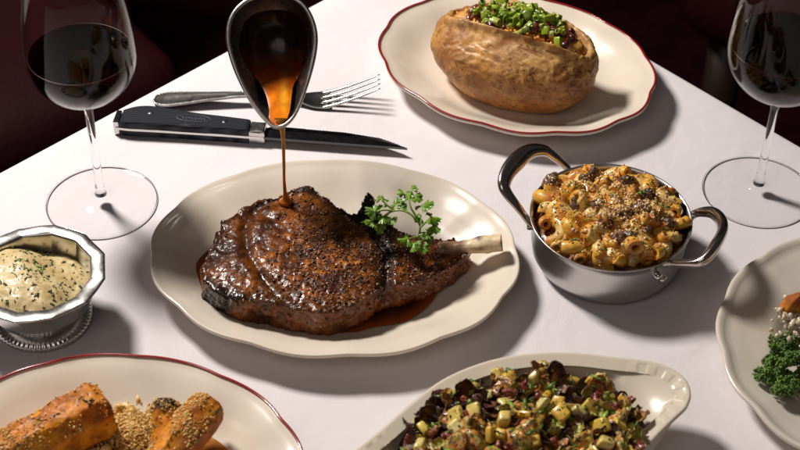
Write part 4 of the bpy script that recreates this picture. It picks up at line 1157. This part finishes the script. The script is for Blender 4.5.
for Wv, Nv in ((W1, N1), (W2, N2), (W3, N3)):
    ok = np.where((Nv[:, 2] > .0))[0]; pk = g.choice(ok, 70); P += list(Wv[pk] + Nv[pk] * .0003)
P += [ctr + [g.normal(0, .02), g.normal(0, .012), .001] for _ in range(60)]
v, f = crumbs(P, .0005, .0016, 33, flat=.3); tag(obj('herb_flecks', v, f, 'dark_herb'), 'dark green herb flecks sprinkled over the squash', 'herbs', kind='stuff')
v, f = crumbs([at(88, 400, .044) + rng.normal(0, .001, 3) for _ in range(1)] + [at(91, 399, .044), at(85, 401, .043)], .0022, .0030, 3, flat=.25)
tag(obj('herb_sprig', v, f, 'dark_herb'), 'dark green herb leaf on the largest squash wedge', 'herb')

# ================================================================= BRUSSELS SPROUTS
axg = np.array([math.cos(GA), math.sin(GA)]); ayg = np.array([-axg[1], axg[0]])
BO = np.array(at(525, 430, .045)[:2])
def gz(u, v_): return .026 + .024 * max(0, 1 - (u / .088) ** 2 - (v_ / .062) ** 2) ** .6
V = []; th = np.linspace(0, 2 * PI, 128, endpoint=False); rings = []
for k in np.linspace(.01, 1, 50):
    u = .080 * k * np.cos(th); v_ = .054 * k * np.sin(th); z = np.array([gz(a * .95, b * .95) - .008 for a, b in zip(u, v_)])
    rings.append(np.c_[BO[0] + u * axg[0] + v_ * ayg[0], BO[1] + u * axg[1] + v_ * ayg[1], z])
V, F = loft(rings, True); V[:, 2] += .004 * fbm(V, 130, 3, 4)
tag(obj('sprout_hash', V, F, 'veg_vc', col=mix((.05, .02, .012), (.16, .09, .03), ss(-.3, .4, fbm(V, 150, 2, 5)))), 'dark bed of shredded roasted sprouts filling the baking dish', 'sprouts', kind='stuff')
def leafcup(seed, size, cols):
    """a curled, frilled roasted leaf"""
    g = np.random.default_rng(seed); n = 26; m_ = 14
    uu, vv = np.meshgrid(np.linspace(-1, 1, n), np.linspace(0, 1, m_)); wd = np.sin(np.clip(vv * .92 + .06, 0, 1) * PI) ** .6
    x = uu * wd * .62; y = vv * 1.6 - .8; z = .42 * x * x * 2.2 + .5 * (vv - .3) ** 2 
    P = np.c_[x.ravel(), y.ravel(), z.ravel()]
    P[:, 2] += .22 * np.abs(P[:, 0]) * np.sin(P[:, 1] * 9 + seed) + .10 * fbm(P + seed, 2.6, 2, seed)
    P[:, 0] *= 1 + .15 * fbm(P, 2, 1, seed + 1)
    P *= size; F = grid_faces(m_, n, close=False); N = normals(P, F)
    P2 = P - N * size * .06
    V = np.vstack([P, P2]); q = len(P); F2 = [tuple(i + q for i in f[::-1]) for f in F]
    ed = [i for i in range(n)] + [(j + 1) * n - 1 for j in range(1, m_)] + [(m_ - 1) * n + i for i in range(n - 2, -1, -1)] + [j * n for j in range(m_ - 2, 0, -1)]
    F3 = [(ed[i], ed[(i + 1) % len(ed)], ed[(i + 1) % len(ed)] + q, ed[i] + q)[::-1] for i in range(len(ed))]
    rim_ = np.r_[np.abs(uu.ravel()), np.abs(uu.ravel())] ** 2
    c = mix(cols[0], cols[1], ss(-.5, .5, fbm(V + seed, 160, 3, seed))); c = mix(c, cols[2], np.clip(rim_ * .8 + .3 * fbm(V, 300, 2, seed), 0, 1))
    return V, F + F2 + F3, c
def half_sprout(seed, size):
    v, f = ICO4; v = v.copy(); x, y, z = v.T
    cut = z < 0; zz = np.where(cut, z * .18, z); P = np.c_[x * 1.15, y * .88, zz * .9]
    lay = np.abs((np.arctan2(np.hypot(y, z), x) * 3.2 + .35 * np.sin(np.arctan2(y, z) * 2)) % 1 - .5)
    rr = np.hypot(x * .9, y); lay2 = np.abs((rr * 4.5 + .5 * vn(v, 3, seed)) % 1 - .5)
    P *= (1 + np.where(cut, 0, .16 * lay))[:, None]; P[:, 2] += np.where(cut, -.10 * lay2, 0)
    P += normals(P, f) * (.30 * fbm(v, 2.0, 3, seed) + .08 * fbm(v, 7, 3, seed))[:, None]
    c = mix((.50, .34, .06), (.70, .54, .18), lay2 * 2); c = mix(c, (.42, .36, .05), .7 * ss(.0, .4, z)); n2 = fbm(v, 2.2, 3, seed + 4)
    c = mix(c, (.58, .20, .015), .9 * ss(-.3, .2, n2)); c = mix(c, (.05, .02, .012), .92 * ss(.12, .34, fbm(v + 4, 2.5, 3, seed)))
    return P * size, f, c
LAB = {'sprout_leaf': ('charred curled leaf in the baking dish of brussels sprouts', 'sprout leaf', 'charred sprout leaves in the baking dish'),
       'brussels_sprout': ('roasted brussels sprout half in the ribbed baking dish', 'brussels sprout', 'brussels sprout halves in the baking dish'),
       'apple_cube': ('shiny yellow apple cube among the brussels sprouts', 'apple cube', 'yellow apple cubes in the baking dish'),
       'bacon_cube': ('red glazed bacon cube among the brussels sprouts', 'bacon', 'bacon cubes in the baking dish')}
pro = {k: [] for k in LAB}
for s in range(6):
    cols = [((.035, .014, .010), (.13, .045, .020), (.012, .006, .007)), ((.05, .018, .010), (.22, .08, .02), (.02, .008, .006)), ((.34, .13, .02), (.62, .30, .05), (.10, .03, .010)), ((.06, .02, .02), (.16, .05, .03), (.015, .007, .009)), ((.22, .30, .02), (.50, .48, .07), (.16, .07, .015)), ((.42, .42, .06), (.66, .58, .16), (.34, .14, .02))][s]
    V, F, c = leafcup(s, .0085, cols); pro['sprout_leaf'].append(obj('sprout_leaf', V, F, 'veg_vc', col=c, loc=(0, 0, 0)))
for s in range(5):
    V, F, c = half_sprout(s + 10, .0088); pro['brussels_sprout'].append(obj('brussels_sprout', V, F, 'veg_vc', col=c, loc=(0, 0, 0)))
for s in range(5):
    V, F = box((0, 0, 0), (.0100 + .001 * (s % 2), .0062 + .0008 * s, .0085 - .001 * s), .0017); V = V * (1 + .0 * V) + np.c_[V[:, 1] * .25 * (s % 3 - 1), V[:, 2] * .2 * (s % 2), V[:, 0] * .15 * (s - 2) / 2]; pro['apple_cube'].append(obj('apple_cube', V, F, 'yellow_veg', loc=(0, 0, 0)))
for s in range(3):
    V, F, c = lump(90 + s, .0046, ((.12, .012, .010), (.30, .04, .02), (.48, .20, .10)), 'x', .75, ICO4, (1, .7, .5)); pro['bacon_cube'].append(obj('bacon_cube', V, F, 'veg_vc', col=c, loc=(0, 0, 0)))
for k_, L_ in LAB.items():
    for o in pro[k_]: tag(o, *L_)
for o in pro['sprout_leaf'][4:]: tag(o, 'pale green curled leaf among the roasted brussels sprouts', 'sprout leaf', 'green sprout leaves in the baking dish')
used = {k: 0 for k in LAB}
gr = random.Random(21); pts = []
tries = 0
while len(pts) < 250 and tries < 40000:
    tries += 1
    a = gr.uniform(0, 2 * PI); r = math.sqrt(gr.random()); u, v_ = .078 * r * math.cos(a), .052 * r * math.sin(a)
    if all(math.hypot(u - q[0], v_ - q[1]) > .0056 for q in pts): pts.append((u, v_))
for (u, v_) in pts:
    q = gr.random(); kind = 'sprout_leaf' if q < .60 else 'brussels_sprout' if q < .70 else 'apple_cube' if q < .88 else 'bacon_cube'
    ps = pro[kind]; i = used[kind]; used[kind] += 1
    o = ps[i % len(ps)] if i < len(ps) else ps[i % len(ps)].copy()
    if i >= len(ps): COL.objects.link(o)
    z = gz(u, v_) + gr.uniform(-.003, .002) + (.002 if kind in ('apple_cube', 'bacon_cube') else 0)
    o.location = (BO[0] + u * axg[0] + v_ * ayg[0], BO[1] + u * axg[1] + v_ * ayg[1], z)
    if kind == 'brussels_sprout': o.rotation_euler = (PI + gr.gauss(0, .7) if gr.random() < .85 else gr.gauss(0, .7), gr.gauss(0, .6), gr.uniform(0, 6))
    else: o.rotation_euler = (gr.gauss(0, .9), gr.gauss(0, .9), gr.uniform(0, 6))
    o.scale = (gr.uniform(.6, 1.05) if kind == 'sprout_leaf' else gr.uniform(.75, 1.15),) * 3
# a few leaves standing up at the far edge, as in the photograph
for (x, y, z, s, rx, ry, rz) in ((463, 388, .048, 1.25, 1.4, .1, .3), (425, 415, .044, 1.3, 1.2, .5, .2), (555, 372, .050, 1.1, .9, 0, .3), (537, 371, .052, 1.0, .5, .3, 1.2), (445, 404, .046, 1.1, .6, .6, 1.0)):
    o = pro['sprout_leaf'][gr.randrange(4)].copy(); COL.objects.link(o); o.location = at(x, y, z); o.rotation_euler = (rx, ry, rz); o.scale = (s, s, s)
SPT = ('sprout', 'brussels', 'apple_cube', 'bacon_cube')
v, f = crumbs(sow(SPT, BO, .075, 170, .12, .03, 55), .0009, .0045, 56, flat=.25)
tag(obj('chopped_herbs', v, f, 'herb'), 'bright green chopped herbs scattered over the brussels sprouts', 'herbs', kind='stuff')
v, f = crumbs(sow(SPT, BO, .075, 900, .12, .03, 57), .0004, .0011, 58)
tag(obj('seasoning', v, f, 'char_bit'), 'dark coarse seasoning grains over the brussels sprouts', 'seasoning', kind='stuff')

# ================================================================= BROCCOLINI
def broccolini(i, head, foot_, size, label):
    head = np.array(head); foot_ = np.array(foot_)
    t = thing('broccolini', label, 'broccolini', (foot_[0], foot_[1], min(foot_[2], head[2]) - .003))
    mid = (head + foot_) / 2 + np.array([0, .003, .002]); P = spline(np.array([foot_, mid, head]), 20)
    v, f = tube(P, np.linspace(.0028, .0022, len(P)), n=12); obj('stalk', v, f, 'broccoli_stalk', t)
    g = np.random.default_rng(i + 80); parts_ = []; hub = []
    dr = (head - foot_) / np.linalg.norm(head - foot_)
    for _ in range(17):
        d = g.normal(size=3); d -= dr * (d @ dr); d /= np.linalg.norm(d); d[2] = abs(d[2]) * .8; q_ = g.uniform(-1.1, 1.0); c = head + dr * size * q_ + d * size * (.62 - .25 * q_) * g.uniform(.5, 1.1); hub.append(c)
        parts_.append(tube(np.array([head + dr * size * (q_ - .9), (head + dr * size * (q_ - .5) + c) / 2, c]), .0009, n=6))
        rs = size * g.uniform(.20, .36)
        for _ in range(46):
            e = g.normal(size=3); e /= np.linalg.norm(e)
            vv = ICO1[0] * g.uniform(.0006, .0012) * (1 + .25 * g.uniform(-1, 1, (len(ICO1[0]), 1)))
            parts_.append((vv + c + e * rs * g.uniform(.6, 1.15), ICO1[1]))
    v, f = merge(parts_); obj('floret_head', v, f, 'broccoli', t)
bl_ = [((770, 374, .022), (830, 330, .016), .0105, 'broccolini floret furthest left on the pale plate'), ((786, 346, .026), (850, 350, .018), .0105, 'broccolini floret just below the crisp golden onion'),
       ((792, 388, .022), (850, 360, .016), .0115, 'lowest broccolini floret on the pale plate'), ((800, 362, .030), (862, 372, .020), .011, 'broccolini floret under the chopped onion at the frame edge'), ((778, 360, .019), (840, 340, .014), .009, 'small broccolini floret between the two outer heads'),
       ((783, 380, .016), (850, 385, .013), .009, 'small broccolini floret tucked under the lowest head')]
for i, (h_, f_, s_, lb) in enumerate(bl_): broccolini(i, at(*h_), at(*f_), s_, lb)
P = [at(795, 322, .036) + rng.normal(0, 1, 3) * [.006, .0075, .003] for _ in range(130)]
v, f = crumbs(P, .0014, .0036, 77, jag=.55); tag(obj('chopped_onion', v, f, 'onion'), 'glossy translucent chopped onion heaped on the broccolini', 'onion', kind='stuff')
# golden garlic clove with browned tip
def roast_clove():
    n = 28; rings = []; p0 = np.array(at(791, 316, .030)); axx = np.array([.12, -.12, 1.0]); axx /= np.linalg.norm(axx)
    for k in np.linspace(0, 1, 26):
        w_ = .0105 * math.sin(PI * (k * .92 + .04)) ** .7
        c = p0 + axx * .030 * (k - .25); t_ = np.linspace(0, 2 * PI, n, endpoint=False)
        sec = np.c_[np.cos(t_) * w_ * 1.0, np.clip(np.sin(t_), -.35, 1) * w_]
        rings.append(c + sec[:, :1] * np.array([.9, .3, 0]) + sec[:, 1:] * np.array([-.3, .9, 0]))
    V, F = loft(rings, True, True); V += normals(V, F) * (.0006 * fbm(V, 300, 3, 3))[:, None]
    c = mix((.76, .36, .03), (.62, .18, .01), ss(-.3, .3, fbm(V, 150, 3, 2))); c = mix(c, (.28, .05, .01), .85 * ss(.040, .047, V[:, 2] + .003 * fbm(V, 300, 2, 5)))
    tag(obj('garlic_clove', V, F, 'squash', col=c), 'roasted golden garlic clove with browned tip on the broccolini', 'garlic')
roast_clove()
